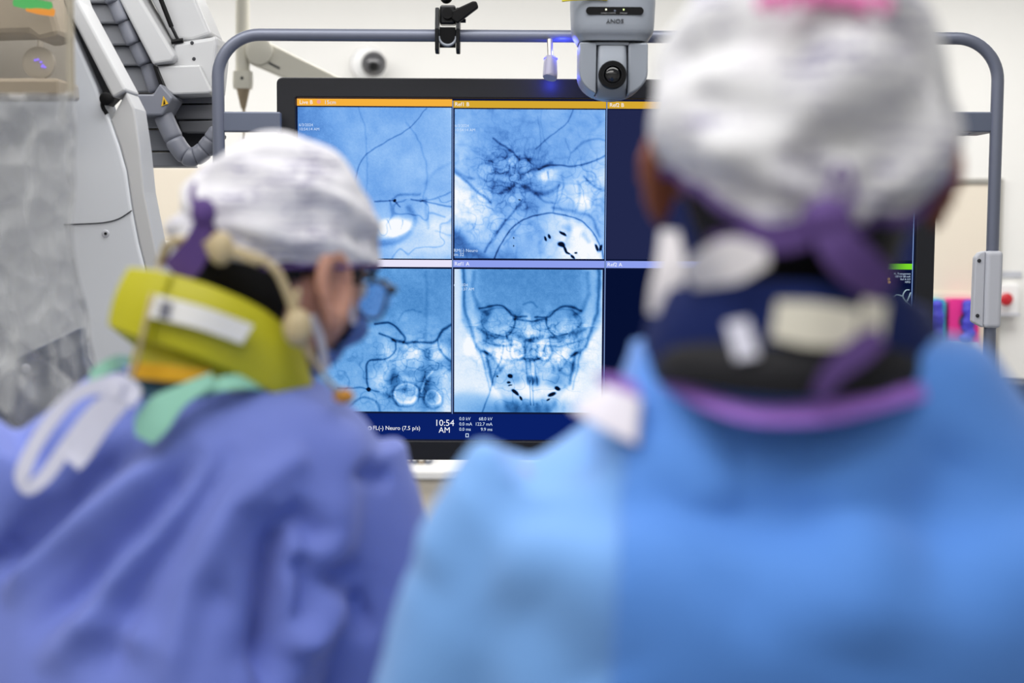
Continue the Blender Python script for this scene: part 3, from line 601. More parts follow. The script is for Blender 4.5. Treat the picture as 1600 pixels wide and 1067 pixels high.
# head: U-shaped yoke either side of the swivelling lens block
def uprof(hw, ytop, ybot, n=16):
    z1 = pz(ytop); zb = pz(ybot); straight = pz(112)
    pts_ = [(-hw, z1), (-hw, straight)]
    for i in range(1, n): 
        t = math.pi*i/n; pts_.append((-hw*math.cos(t), straight-(straight-zb)*math.sin(t)))
    return pts_+[(hw, straight), (hw, z1)]
prof = uprof(.0645, 65, 151)
def cut(pr, x0, x1):
    zs = lambda x_: float(np.interp(x_, [p[0] for p in pr[1:-1]], [p[1] for p in pr[1:-1]]))
    mid = [p for p in pr[1:-1] if x0 < p[0] < x1]
    return [(x0, pr[0][1]), (x0, zs(max(x0, -.0644)))]+mid+[(x1, zs(min(x1, .0644))), (x1, pr[0][1])]
for s, (xa, xb) in enumerate(((-.0645, -.033), (.027, .0645))):
    pr = cut(prof, xa, xb); obj('yoke', prism([(cx+p[0], YP+.012, p[1]) for p in pr], (0, .12, 0)), M_ptz, pt, bevel=.004, seg=3, smooth=True)
obj('yoke_back', prism([(cx+p[0], YP+.075, p[1]) for p in cut(prof, -.034, .028)], (0, .05, 0)), M_ptz, pt)
obj('yoke_top', box((cx-.034, YP+.013, pz(65)), (cx+.028, YP+.12, pz(69))), M_ptz, pt)
lb = [(cx-.0315, YP+.03, pz(70)), (cx+.0255, YP+.03, pz(70))]
blk = loft([(cx-.003, YP+.05, pz(70), .0285, .038, 0), (cx-.003, YP+.046, pz(100), .0285, .042, 0), (cx-.003, YP+.044, pz(125), .0285, .042, 0), (cx-.003, YP+.05, pz(140), .0285, .036, 0), (cx-.003, YP+.06, pz(150), .0285, .026, 0)], 48, 6)
obj('lens_block', blk, M_ptz, pt, smooth=True)
lz = pz(117)
ln = obj('lens_barrel', lathe((cx-.003, YP-.0015, lz), [(.0, .0), (.017, .0), (.019, -.004), (.0255, -.004), (.0265, -.001), (.0265, .012)], (0, 1, 0), 40), M_black, pt, smooth=True)
obj('lens_ring', lathe((cx-.003, YP-.005, lz), [(.016, .002), (.017, -.001), (.0185, -.001), (.0185, .002)], (0, 1, 0), 32), M_rubber, ln, smooth=True)
obj('lens_glass', ellipsoid((cx-.003, YP-.002, lz), (.0155, .005, .0155)), M_lens, ln, smooth='all')
iw = pz(17)
win = obj('indicator_window', (lambda q: prism([(cx+x_, YP-.0015, z_) for x_, z_ in q], (0, .006, 0)))(rounded_rect(-.054, iw-.0072, .054, iw+.0072, .007)), M_black, pt)
for dx, e in ((-.0165, emission('led_white', (250, 250, 220), 2)), (.0165, emission('led_green', (220, 240, 160), 2))):
    obj('status_lamp', lathe((cx+dx, YP-.0015, iw+.0022), [(.0016, 0), (.0012, .001)], (0, -1, 0), 10), e, win)
obj('sensor_dot', lathe((cx, YP-.0015, iw), [(.002, 0), (.0016, .0006)], (0, -1, 0), 12), M_plate, win)
M_print = mat('grey_print', (150, 152, 156), .6)
text('CAMERA CONTROL', .0032, (cx-.0265, YP-.0022, iw-.0055), M_print, win, 'printed_text'); text('STANDBY', .0032, (cx+.0095, YP-.0022, iw-.0055), M_print, win, 'printed_text')
M_logo = mat('black_lettering', (34, 36, 42), .5)
text('SONY', .0105, (cx+.0005, YP-.0012, pz(30)), M_logo, pt, 'lettering', 'CENTER', flip=True, depth=.0006, sx=1.18)
obj('mount_plate', box((cx-.05, YP+.03, pz(-14)), (cx+.05, YP+.12, pz(-24))), M_rubber, pt, bevel=.002)
obj('hanger_pole', tube([(cx-.01, YP+.08, pz(-24)), (cx-.01, YP+.08, ZC)], .012, 14, 0), M_rubber, pt)
cab = obj('yellow_strap', tube([P(878, 1, YP-.0), P(900, -1, YP-.002), P(930, -2, YP-.002), P(949, -1, YP-.002)], .0025, 8, 4), mat('yellow_tape', (220, 205, 50), .5), pt, smooth='all', label='yellow strap over the mount')

# ------------------------------------------------------------------ small status probe with blue light
pr_ = thing('probe_lamp', 'small silver probe hanging from the rail with blue glow', 'lamp', P(860, 122, 2.97))
xq = P(860, 90, 2.97)
M_silver = mat('silver_sleeve', (190, 186, 180), .3, .7, noise=.03)
obj('stem', tube([P(859, 62, 2.985), P(860, 92, 2.975)], .006, 14, 0), M_silver, pr_, smooth=True)
hd = obj('probe_head', tube([P(860.5, 90, 2.975), P(860, 96, 2.972), P(859.5, 118, 2.962), P(859, 122, 2.96)], [.0115, .013, .0145, .0135], 24, 3), mat('lilac_grey_plastic', (150, 148, 172), .4), pr_, smooth=True)
E_blue = emission('blue_led', (60, 60, 255), 6)
obj('blue_ring', lathe(P(860.5, 92, 2.975), [(.0135, -.002), (.0143, 0), (.0135, .002)], (0, 0, 1), 24), E_blue, pr_, label='blue glowing ring')
for nm, loc, e in (('blue_led_lamp', P(862, 126, 2.985), .2), ('blue_led_lamp', P(880, 76, 2.972), .14)):
    l = bpy.data.lights.new(nm, 'POINT'); l.energy = e; l.color = (.06, .08, 1); l.shadow_soft_size = .006; o = bpy.data.objects.new(nm, l); COL.objects.link(o); o.location = loc; o.parent = pr_; o.location = tuple(np.array(loc)-wloc(pr_))

# ------------------------------------------------------------------ things on the back wall
dm = thing('dome_camera', 'smoked dome security camera on the white back wall', 'camera', P(578, 100, Y1))
obj('housing', lathe(P(576, 101, Y1), [(.075, 0), (.075, .03), (.062, .06), (.056, .064)], (0, -1, 0), 40), M_white, dm, smooth=True)
obj('dome', ellipsoid(P(584, 100, Y1-.085), (.052, .055, .052)), M_dome, dm, smooth='all', label='smoked glossy dome')
obj('inner_lens', lathe(P(584, 104, Y1-.13), [(.02, 0), (.016, .012)], (0, -1, 0), 20), M_black, dm)
# glove holders
gh = thing('glove_box_rack', 'cream wall rack holding a cyan and a pink glove box', 'rack', P(1490, 552, YW-.05))
a, b = P(1440, 456, YW), P(1532, 552, YW)
obj('back_plate', box((a[0], YW-.012, b[2]), (b[0], YW, a[2])), M_cream, gh, bevel=.003)
obj('bottom_shelf', box((a[0], YW-.11, b[2]-.012), (b[0], YW, b[2]+.008)), M_cream, gh, bevel=.003)
obj('front_lip', box((a[0], YW-.112, b[2]-.012), (b[0], YW-.1, b[2]+.03)), M_cream, gh, bevel=.003)
for nm, x0, x1, m, lab in (('glove_box', 1437, 1475, M_cyan, 'cyan glove box in the wall rack, left of the pink box'), ('glove_box', 1483, 1528, M_pink, 'pink glove box in the wall rack beside the grey post')):
    p, q = P(x0, 467, YW-.09), P(x1, 544, YW-.09)
    t = thing(nm, lab, 'glove box', ((p[0]+q[0])/2, YW-.05, b[2]+.008), 'glove boxes in the wall rack')
    rr = rounded_rect(p[0], b[2]+.008, q[0], p[2], .015, 4)
    obj('carton', prism([(x_, YW-.095, z_) for x_, z_ in rr], (0, .083, 0)), m, t)
    obj('base_print', box((p[0]+.002, YW-.097, b[2]+.009), (q[0]-.002, YW-.094, b[2]+.05)), M_white, t)
    mx = (p[0]+q[0])/2+.012; mz = (p[2]+q[2])/2+.01
    obj('opening', lathe((mx, YW-.096, mz), [(.034, 0), (.034, .002)], (0, -1, 0), 24), M_glove if False else M_navy, t)
    rg = np.random.default_rng(int(x0)); parts = []
    for k in range(7): parts.append(ellipsoid((mx+rg.normal(0, .006), YW-.105-rg.random()*.012, mz+.07-k*.024), (.024+rg.random()*.008, .02, .022)))
    gv_, gf_ = voxel(parts, .006, 3); obj('glove', (gv_, gf_), M_glove, t, smooth='all', label='blue gloves bunched out of the slot')
# call point
eb = thing('emergency_button', 'white wall box with round red push button', 'button', P(1569, 488, Y1-.03))
a, b = P(1555, 443, Y1), P(1584, 490, Y1)
obj('wall_box', box((a[0], Y1-.06, b[2]), (b[0], Y1, a[2])), M_white, eb, bevel=.006)
obj('cover_rim', box((a[0]-.006, Y1-.066, b[2]-.006), (b[0]+.006, Y1-.058, b[2]+.006)), M_lgrey, eb)
obj('push_button', lathe(P(1569, 467, Y1-.06), [(.014, 0), (.014, .02), (.026, .022), (.027, .032), (.02, .038), (.0, .04)], (0, -1, 0), 28), M_red, eb, smooth=True, label='red mushroom button')
nb = thing('wall_notice', 'small pale notice plate above the red push button', 'sign', P(1572, 432, Y1))
a, b = P(1556, 424, Y1), P(1596, 434, Y1)
obj('plate', box((a[0], Y1-.006, b[2]), (b[0], Y1, a[2])), M_lgrey, nb, bevel=.001)
# low cabinet far behind, seen under the monitor
a = P(600, 733, 5.6); zt = a[2]
cb = thing('low_cabinet', 'low white cabinet along the back wall under the monitor', 'cabinet', (-.3, 5.9, 0))
obj('worktop', box((-1.0, 5.55, zt-.03), (.6, Y1-.03, zt)), M_white, cb, bevel=.004)
for k in range(4):
    x0 = -.98+k*.39
    obj('door', box((x0, 5.58, .1), (x0+.38, 5.6, zt-.04)), M_cream, cb, bevel=.003)
obj('carcass', box((-.98, 5.6, 0), (.58, Y1-.03, zt-.03)), M_cream, cb)
fx = [P(621+k*11.0, 728, 5.75)[0] for k in range(6)]
for k in range(5):
    hgt = .05+.012*(k % 2)
    bk = thing('binder', ['grey binder lying spine out on the cabinet, leftmost of five', 'tan binder beside the leftmost grey binder on the cabinet', 'grey binder in the middle of the five on the cabinet', 'tan binder second from the right on the low cabinet', 'grey binder rightmost of the five on the low cabinet'][k], 'binder', (fx[k]+.012, 5.75, zt), 'binders on the low cabinet')
    obj('cover', box((fx[k], 5.72, zt), (fx[k]+.024, 5.95, zt+hgt)), M_tan if k % 2 else M_plate, bk, bevel=.002)
    obj('spine_label', box((fx[k]+.005, 5.718, zt+.015), (fx[k]+.019, 5.72, zt+.035)), M_white, bk)
# navy chair at right
a = P(1560, 605, 4.4)
ch = thing('navy_chair', 'navy padded chair back at the right edge behind the blue gown', 'chair', (a[0]+.26, 4.55, 0))
bx, bz = a[0], a[2]
bk_ = loft([(bx+.26, 4.62, bz-.32, .2, .04, 0), (bx+.26, 4.63, bz-.2, .245, .05, 0), (bx+.26, 4.64, bz-.06, .25, .05, 0), (bx+.27, 4.645, bz-.015, .235, .04, 0), (bx+.28, 4.65, bz, .19, .02, 0)], 40, 3)
obj('backrest', bk_, M_seat, ch, smooth=True)
obj('seat', loft([(bx+.26, 4.4, .44, .23, .22, 0), (bx+.26, 4.4, .46, .25, .24, 0), (bx+.26, 4.4, .5, .24, .23, 0), (bx+.26, 4.4, .51, .2, .2, 0)], 40, 4), M_seat, ch, smooth=True)
obj('back_post', tube([(bx+.26, 4.5, .44), (bx+.26, 4.7, .5), (bx+.26, 4.69, bz-.2)], .018, 12, 4), M_plate, ch, smooth=True)
obj('pedestal', tube([(bx+.26, 4.4, .06), (bx+.26, 4.4, .44)], .03, 16, 0), M_plate, ch, smooth=True)
for k in range(5):
    t = 2*math.pi*k/5+.3; e = (bx+.26+.27*math.cos(t), 4.4+.27*math.sin(t), .055)
    l = obj('leg', tube([(bx+.26, 4.4, .085), e], [.02, .014], 10, 0), M_plate, ch); obj('castor', ellipsoid((e[0], e[1], .028), (.028, .014, .028)), M_black, l, smooth=True)

# ------------------------------------------------------------------ beige arm from the ceiling
YA = 4.5
ba = thing('ceiling_arm', 'beige jointed ceiling arm ending in a tan cone probe', 'arm', P(381, 60, YA))
mpx = YA/FPX
obj('upright', tube([P(379, -70, YA), P(379, 40, YA), P(379, 113, YA)], .0215, 20, 0), M_beige, ba, smooth=True)
obj('elbow', lathe(P(404, 79, YA-.05), [(.03, 0), (.04, .006), (.04, .09)], (0, 1, 0), 36), M_beige, ba, smooth=True)
obj('boom', prism([P(x_, y_, YA-.03) for x_, y_ in ((392, 60), (420, 66), (545, 128), (700, 200), (690, 226), (444, 122), (387, 98))], (0, .07, 0)), M_beige, ba, bevel=.008, seg=3)
obj('boom_slot', tube([P(420, 98, YA-.032), P(437, 107, YA-.032)], .003, 8, 0), M_dark, ba)
obj('joint_block', loft([(P(379.5, 139, YA)[0], YA, P(379, 139, YA)[2], .027, .027, 0), (P(379.5, 130, YA)[0], YA, P(379, 130, YA)[2], .029, .029, 0), (P(379.5, 112, YA)[0], YA, P(379, 112, YA)[2], .028, .028, 0)], 32, 4), M_beige, ba, smooth=True)
obj('joint_screw', lathe(P(378, 122, YA-.029), [(.005, 0), (.004, .002)], (0, -1, 0), 12), M_dark, ba)
obj('cone', lathe(P(380, 138, YA), [(.022, 0), (.02, .005), (.008, .058), (.006, .062)], (0, 0, -1), 28), M_tan, ba, smooth=True, label='tan metal cone')
obj('rod', tube([P(381, 167, YA), P(381, 218, YA)], [.0045, .003], 10, 0), M_tan, ba, smooth=True)

# ------------------------------------------------------------------ imaging C-arm at left
YC = 2.75
ca = thing('c_arm', 'white curved imaging gantry arm at the left behind plastic', 'c-arm', (-1.2, 3.0, 0))
face = [(-320, -80), (70, -80), (88, -30), (105, 30), (152, 138), (160, 166), (172, 188), (186, 228), (197, 267), (206, 329), (216, 380), (225, 415), (234, 480), (240, 540), (246, 640), (250, 800), (-320, 800)]
obj('front_cover', pp(face, YC, .10), M_carm, ca, bevel=.006, seg=3)
obj('groove', pp([(70, -80), (84, -80), (178, 152), (162, 168), (148, 140), (105, 35)], YC+.03, .05), M_dark, ca)
obj('rail_strip', pp([(78, -50), (104, -50), (121, 0), (197, 141), (176, 153), (98, 0)], YC-.01, .10), M_carm2, ca, bevel=.004)
obj('side_cover', pp([(172, 188), (197, 143), (210, 169), (219, 230), (226, 300), (236, 350), (246, 400), (256, 480), (262, 560), (268, 800), (251, 800), (247, 640), (241, 540), (235, 480), (226, 415), (217, 380), (207, 329), (198, 267), (187, 228)], YC+.004, .09), M_carm2, ca, bevel=.004)
kn = obj('lock_knob', lathe(P(168, 155, YC-.005), [(.012, 0), (.012, .012), (.009, .014)], (0, -1, 0), 20), M_black, ca, smooth=True)
obj('knob_tail', tube([P(163, 150, YC-.008), P(160, 165, YC-.008), P(167, 178, YC-.006)], .004, 8, 4), M_black, ca)
obj('cover_seam', tube([P(100, 351, YC-.001), P(124, 350, YC-.001), P(160, 348, YC-.001), P(185, 342, YC-.001), P(206, 329, YC-.001)], .0012, 6, 5), M_dark, ca)
obj('cover_screw', join(lathe(P(165, 365, YC), [(.0075, 0), (.006, .002), (.0, .0025)], (0, -1, 0), 18)), M_lgrey, ca, smooth=True)
obj('screw_hole', lathe(P(165, 365, YC-.0025), [(.0028, 0), (.0028, .001)], (0, -1, 0), 12), M_black, ca)
obj('column', box((P(-60, 500, 3.0)[0], YC+.1, 0), (P(210, 500, YC)[0], YC+.4, 1.2)), M_carm, ca, bevel=.02)

# ribbed cover of the second gantry arm, further back
YR = 3.12
rb = thing('gantry_arm', 'grey ribbed gantry arm with pale covers and warning sticker', 'gantry', P(265, 262, YR+.2))
ys = [-40, 6, 38, 72, 104, 146]; xr_ = [150, 170, 186, 203, 221, 238]
for k in range(5):
    pts_ = [(20, ys[k]), (xr_[k]+14, ys[k]), (xr_[k+1]+16, ys[k+1]-8), (xr_[k+1]+10, ys[k+1]-1.5), (20, ys[k+1]-1.5)]
    obj('rib_panel', pp(pts_, YR+.012*k, .1), M_rib, rb, bevel=.004)
for k in range(5):
    a, b = P(xr_[k]+9, ys[k]-2, YR+.002+.01*k), P(xr_[k+1]+4, ys[k+1]-6, YR+.002+.01*k)
    obj('hose_segment', tube([a+(a-b)*.0, a*.6+b*.4, b, b+(b-a)*.12], [.015, .015, .0145, .009], 20, 4), M_hose, rb, smooth=True)
obj('rib_backing', pp([(20, -60), (150, -60), (262, 150), (20, 150)], YR+.08, .06), M_dark, rb)
obj('beam', pp([(150, -66), (188, -66), (222, 0), (274, 87), (270, 97), (239, 102), (186, 0)], YR+.0, .12), M_carm2, rb, bevel=.008, seg=3)
obj('beam', pp([(205, -60), (278, -60), (307, 0), (330, 54), (300, 64), (268, 62)], YR+.06, .14), M_carm2, rb, bevel=.008, seg=3)
obj('gas_spring', tube([P(240, -30, YR+.04), P(268, 42, YR+.045)], .005, 10, 0), M_black, rb, smooth=True)
obj('gas_rod', tube([P(266, 38, YR+.045), P(280, 66, YR+.05)], .0035, 10, 0), M_rubber, rb, smooth=True)
obj('rod_mount', tube([P(268, 66, YR+.03), P(286, 63, YR+.03)], .005, 8, 0), M_black, rb)
obj('end_cap', pp([(239, 102), (272, 94), (270, 67), (329, 58), (338, 54), (340, 70), (333, 140), (328, 147), (270, 150), (258, 142)], YR+.03, .14), M_carm2, rb, bevel=.008, seg=3)
obj('end_cap_face', pp([(242, 103), (312, 101), (331, 143), (326, 146), (270, 148), (260, 141)], YR+.012, .03), M_carm2, rb, bevel=.004)
for x_, y_ in ((300, 67), (303, 92)): obj('cap_screw', lathe(P(x_, y_, YR+.03), [(.004, 0), (.003, .002)], (0, -1, 0), 10), M_dark, rb)
cbk = obj('control_block', pp([(190, 147), (239, 147), (250, 130), (270, 153), (254, 180), (205, 181)], YR-.03, .1), M_hose, rb, bevel=.004)
for x_, y_ in ((216, 160), (220, 170)): obj('block_button', lathe(P(x_, y_, YR-.03), [(.004, 0), (.004, .001), (.0025, .0015)], (0, -1, 0), 14), M_lgrey, cbk)
obj('warning_sticker', pp([(252, 166), (263, 162), (255, 150)], YR-.032, .002), M_yel, cbk, label='yellow triangular warning sticker')
obj('warning_mark', pp([(255, 163), (258, 162), (256.5, 155)], YR-.0335, .002), M_black, cbk)
obj('dark_slot', pp([(239, 103), (243, 103), (258, 140), (252, 142)], YR-.01, .03), M_black, rb)
obj('rib_backing', pp([(250, 147), (345, 145), (345, 225), (300, 250), (262, 250)], YR+.15, .04), M_dark, rb)
for k, (y0_, y1_) in enumerate(((147, 163), (164, 188), (189, 208))):
    obj('rib_panel', pp([(262+k*8, y0_), (334, y0_-1), (334, y1_-1.5), (268+k*8, y1_-1.5)], YR+.1, .05), M_rib, rb, bevel=.003)
for k, (y0_, y1_) in enumerate(((182, 202), (203, 237), (238, 262))):
    obj('rib_panel', pp([(185, y0_), (250+k*16, y0_), (262+k*18, y1_-1.5), (185, y1_-1.5)], YR+.03, .08), M_rib, rb, bevel=.003)
hp = crm([P(x_, y_, YR) for x_, y_ in ((255, 181), (266, 205), (279, 230), (293, 244), (308, 243), (322, 232), (333, 218), (342, 205))], 6)
cuts = [0, 9, 17, 23, 29, 35, 42]
for a_, b_ in zip(cuts[:-1], cuts[1:]):
    seg_ = hp[a_:b_+1]; obj('hose_segment', tube(seg_, [.019]+[.0205]*(len(seg_)-2)+[.0185], 20, 0), M_hose, rb, smooth='all')
obj('hose_core', tube(hp, .0165, 14, 0), M_dark, rb, smooth='all')
obj('mount_column', tube([P(150, -40, YR+.3), P(150, -40, YR+.3)*np.array([1, 1, 0])+np.array([0, 0, ZC])], .08, 24, 0), M_carm2, rb, smooth=True)
obj('mount_bridge', box(P(60, -60, YR), P(290, -30, YR+.4)), M_carm2, rb, bevel=.01)

# white rounded equipment behind left person
we = thing('injector_head', 'rounded white machine head behind the white printed cap', 'machine', P(250, 430, 3.6)*np.array([1, 1, 0]))
c_ = P(262, 415, 3.6)
obj('shell', loft([(c_[0], 3.6, c_[2]-.25, .10, .08, 0), (c_[0], 3.6, c_[2]-.02, .11, .09, 0), (c_[0], 3.6, c_[2]+.035, .1, .08, 0), (c_[0], 3.6, c_[2]+.06, .07, .05, 0)], 36, 3), M_white, we, smooth=True)
obj('stand', tube([(c_[0], 3.6, .04), (c_[0], 3.6, c_[2]-.2)], .025, 16, 0), M_lgrey, we, smooth=True)
obj('base', lathe((c_[0], 3.6, 0), [(.22, 0), (.22, .03), (.05, .06)], (0, 0, 1), 32), M_lgrey, we, smooth=True)

# navy accessory panel at lower left
nv = thing('table_control_panel', 'slate navy slanted panel behind the plastic at left', 'panel', P(20, 700, 2.4)*np.array([1, 1, 0]))
obj('slab', pp([(-200, 655), (0, 572), (124, 513), (128, 560), (160, 620), (170, 720), (-200, 760)], 2.4, .04), M_navy, nv, bevel=.003)
obj('bolt', lathe(P(41, 576, 2.398), [(.008, 0), (.006, .003), (.002, .004)], (0, -1, 0), 16), M_lgrey, nv, smooth=True)
obj('support_post', tube([P(-60, 690, 2.44), P(-60, 690, 2.44)*np.array([1, 1, 0])], .025, 16, 0), M_lgrey, nv, smooth=True)

# acrylic shield and its plastic drape
YS = 1.95
sh = thing('lead_acrylic_shield', 'clear tinted acrylic shield pane at top left corner', 'shield', P(30, 150, YS))
a, b = P(-420, -330, YS), P(113, 152, YS)
obj('pane', box((a[0], YS, b[2]), (b[0], YS+.012, a[2])), M_acryl, sh, bevel=.002)
obj('edge_strip', box((b[0]-.006, YS-.002, b[2]), (b[0], YS+.014, a[2])), glassy('pale_acrylic_edge', (230, 226, 214), .45, .3, (225, 220, 205), .2), sh)
obj('edge_strip', box((a[0], YS-.002, b[2]-.004), (b[0], YS+.014, b[2]+.002)), M_film, sh)
obj('hanger', tube([P(-150, -200, YS+.03), P(-150, -200, YS+.03)*np.array([1, 1, 0])+np.array([0, 0, ZC])], .015, 14, 0), M_lgrey, sh, smooth=True)
# glowing tubes added behind the shield to stand for reflections in it
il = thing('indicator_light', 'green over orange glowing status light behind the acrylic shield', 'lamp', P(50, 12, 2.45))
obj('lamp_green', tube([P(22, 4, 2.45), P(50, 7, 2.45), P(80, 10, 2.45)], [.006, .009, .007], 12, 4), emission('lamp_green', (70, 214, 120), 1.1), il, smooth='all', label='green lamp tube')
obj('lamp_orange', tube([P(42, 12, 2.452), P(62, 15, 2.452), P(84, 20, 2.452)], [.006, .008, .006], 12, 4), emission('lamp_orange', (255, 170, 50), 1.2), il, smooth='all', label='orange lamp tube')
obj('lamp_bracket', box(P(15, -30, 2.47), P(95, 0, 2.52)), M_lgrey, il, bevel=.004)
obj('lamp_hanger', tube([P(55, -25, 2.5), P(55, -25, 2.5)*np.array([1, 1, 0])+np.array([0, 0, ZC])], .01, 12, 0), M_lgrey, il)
vl = thing('violet_indicator', 'cluster of tiny violet lights behind the acrylic shield', 'lamp', P(63, 100, 2.6))  # emissive dots on an added plate and arm, imitating lights mirrored in the acrylic
obj('lamp_plate', lathe(P(63, 99, 2.62), [(.028, 0), (.028, .012), (.02, .016)], (0, -1, 0), 24), M_carm2, vl, smooth=True)
E_vi = emission('violet_led', (128, 110, 255), 2.2)
for x_, y_ in ((55, 94), (59, 93), (64, 97), (67, 102), (70, 105), (66, 104)): obj('led', ellipsoid(P(x_, y_, 2.603), (.0026, .002, .002)), E_vi, vl)
obj('lamp_arm', tube([P(63, 99, 2.63), P(63, 80, 2.7), P(63, 60, YC-.03)], .006, 10, 4), M_carm2, vl)
# darker equipment silhouettes behind the shield
eq = thing('detector_housing', 'grey brown detector housing behind the acrylic shield', 'machine', P(30, 140, 2.55))
obj('upper_shell', pp([(-250, -60), (60, -60), (84, 20), (94, 56), (60, 64), (44, 52), (-250, 60)], 2.58, .1), mat('taupe_cover', (168, 164, 159), .5, noise=.03), eq, bevel=.01)
obj('lower_shell', pp([(-250, 122), (92, 122), (94, 150), (-250, 152)], 2.56, .12), MATS['taupe_cover'], eq, bevel=.006)
obj('bridge', pp([(-250, 55), (-40, 50), (-40, 125), (-250, 125)], 2.62, .08), MATS['taupe_cover'], eq)

def wrinkled(px0, py0, px1, py1, Y, nx, ny, seed, lean=None, amp=.018):
    rg = np.random.default_rng(seed); G = np.zeros((ny, nx, 3)); ph = rg.random(8)*6.28; fq = rg.uniform(2, 9, 8)
    for j in range(ny):
        for i in range(nx):
            u, v = i/(nx-1), j/(ny-1); sx_ = lean(v) if lean else (0, 0)
            p = P(px0+(px1-px0)*u+sx_[0]*u+sx_[1], py0+(py1-py0)*v, Y); dy = 0
            for k in range(8): dy += math.sin(fq[k]*u*6.28*(.6 if k < 4 else 1)+ph[k]+v*(k-4)*1.3)*amp*(.3+.7*v)*(1 if k < 3 else .35)
            dy += .006*math.sin(17*v+5*u+ph[0])*math.sin(11*u+ph[1])+.004*math.sin(41*v+23*u)
            p[1] += dy; G[j, i] = p
    return G
dr = obj('plastic_drape', sheet(wrinkled(-180, 146, 124, 760, YS-.03, 60, 70, 4, lambda v: (0, 0) if v < .4 else (90*(v-.4), 0)), .0008), M_film, None, smooth='all')
dr['label'] = 'crinkled clear plastic drape hanging below the acrylic shield'; dr['category'] = 'drape'
dr2 = obj('plastic_drape', sheet(np.stack([crm([P(-60+i*2, 400+i*9+j*0, YS-.12+.02*math.sin(i*.9)+.01*math.sin(j*1.3)) if False else P(-90+j*11+i*1.5, 430+i*13+j*(9+.25*i), YS-.14+.018*math.sin(j*.9+i*.35)+.01*math.sin(i*.8)) for j in range(20)], 2) for i in range(11)]), .0008), M_film, None, smooth='all')
dr2['label'] = 'loose slanting fold of clear plastic at the left edge above the violet gown'; dr2['category'] = 'drape'

# ------------------------------------------------------------------ people
def head_frame(yaw, pitch, roll=0):
    f = np.array([math.sin(yaw)*math.cos(pitch), math.cos(yaw)*math.cos(pitch), -math.sin(pitch)])
    r = np.array([math.cos(yaw), -math.sin(yaw), 0]); u = np.cross(r, f)
    r2 = r*math.cos(roll)+u*math.sin(roll); u2 = -r*math.sin(roll)+u*math.cos(roll)
    return np.stack([r2, f, u2], 1)        # columns: right, forward, up
def head_local(nu=72, nv=56):
    V = []
    for i in range(nv+1):
        ph = math.pi*i/nv
        for j in range(nu):
            th = 2*math.pi*j/nu; sx_, sy_, sz_ = math.sin(ph)*math.cos(th), math.sin(ph)*math.sin(th), math.cos(ph)
            z = sz_*(.118 if sz_ > 0 else .122); dn = max(0, -z)/.122
            xw = .077*(1-.36*dn**1.6); yb = .102*(1-.42*dn**1.2); yf = .096*(1-.1*dn)
            V.append((sx_*xw, sy_*(yf if sy_ > 0 else yb), z))
    V = np.array(V); x, y, z = V.T; fr_ = np.clip(y/.05, 0, 1)
    g = lambda cx, cz, sx_, sz_: np.exp(-((np.abs(x)-cx)/sx_)**2-((z-cz)/sz_)**2)*fr_
    y = y+.026*g(0, -.036, .013, .016)+.013*g(0, -.012, .009, .024)+.005*g(.028, .022, .022, .01)-.011*g(.032, .002, .014, .011)+.007*g(0, -.07, .022, .01)-.004*g(0, -.083, .02, .006)+.009*g(0, -.104, .018, .014)+.004*g(.045, -.03, .02, .02)-.008*g(.055, -.075, .02, .03)
    return np.stack([x, y, z], 1), grid_faces(nv+1, nu, True)
def ear_local(s, flare=40, ey=-.012, ez=-.010, es=1.0, ex=.0865):
    v, f = ellipsoid((0, 0, 0), (.0075*es, .019*es, .033*es), None, 28, 22)
    x, y, z = v.T; d = np.hypot((y-.002)/(.013*es), (z-.004)/(.022*es))
    x = x*s; out = x*s > 0
    x = x-s*out*.014*np.exp(-(d/.75)**4)-s*(~out)*.004*np.exp(-(d/.75)**4)+s*.002*np.exp(-((d-1.05)/.2)**2)*out
    y = y*(1+.12*z/.033)*(1-.22/(1+np.exp((z+.012)/.004)))
    a = R(flare)*s; X = x*math.cos(a)-y*math.sin(a)*1.0; Y = x*math.sin(a)*1.0+y*math.cos(a)
    # back edge stands off the skull
    X, Y = x*math.cos(a)+(-y)*math.sin(a), -x*math.sin(a)*0+y*math.cos(a)
    b = R(-14); Y2 = Y*math.cos(b)-z*math.sin(b)*-1; Z2 = z*math.cos(b)
    Y2 = Y-.25*z
    return np.stack([X+s*ex, Y2+ey, z+ez], 1), f
def tf(v, M, c): return v @ M.T+np.asarray(c)
def finger_hand(base, direc, palm_n, s):
    d = np.asarray(direc, float); d /= np.linalg.norm(d); n = np.asarray(palm_n, float); n -= d*n.dot(d); n /= np.linalg.norm(n); sd = np.cross(d, n)*s; b = np.asarray(base, float)
    Mx = np.stack([sd, d, n], 1); parts = [ellipsoid(b+d*.05, (.042, .055, .017), Mx)]
    for k, (o_, L_) in enumerate(((-.031, .082), (-.010, .092), (.011, .086), (.031, .068))):
        p0 = b+d*.075+sd*o_; p1 = b+d*.1+sd*o_*1.1; p2 = p1+(d*.8+n*.45)*L_*.42; p3 = p2+(d*.45+n*.8)*L_*.32; p4 = p3+(d*.15+n*.9)*L_*.24
        parts.append(tube([p0, p1, p2, p3, p4], [.0095, .0092, .0085, .008, .006], 10, 3))
    t0 = b+d*.03-sd*.03; parts.append(tube([t0, t0+d*.03-sd*.025+n*.01, t0+d*.06-sd*.032+n*.025, t0+d*.08-sd*.026+n*.035], [.012, .0115, .0095, .007], 10, 3))
    return parts
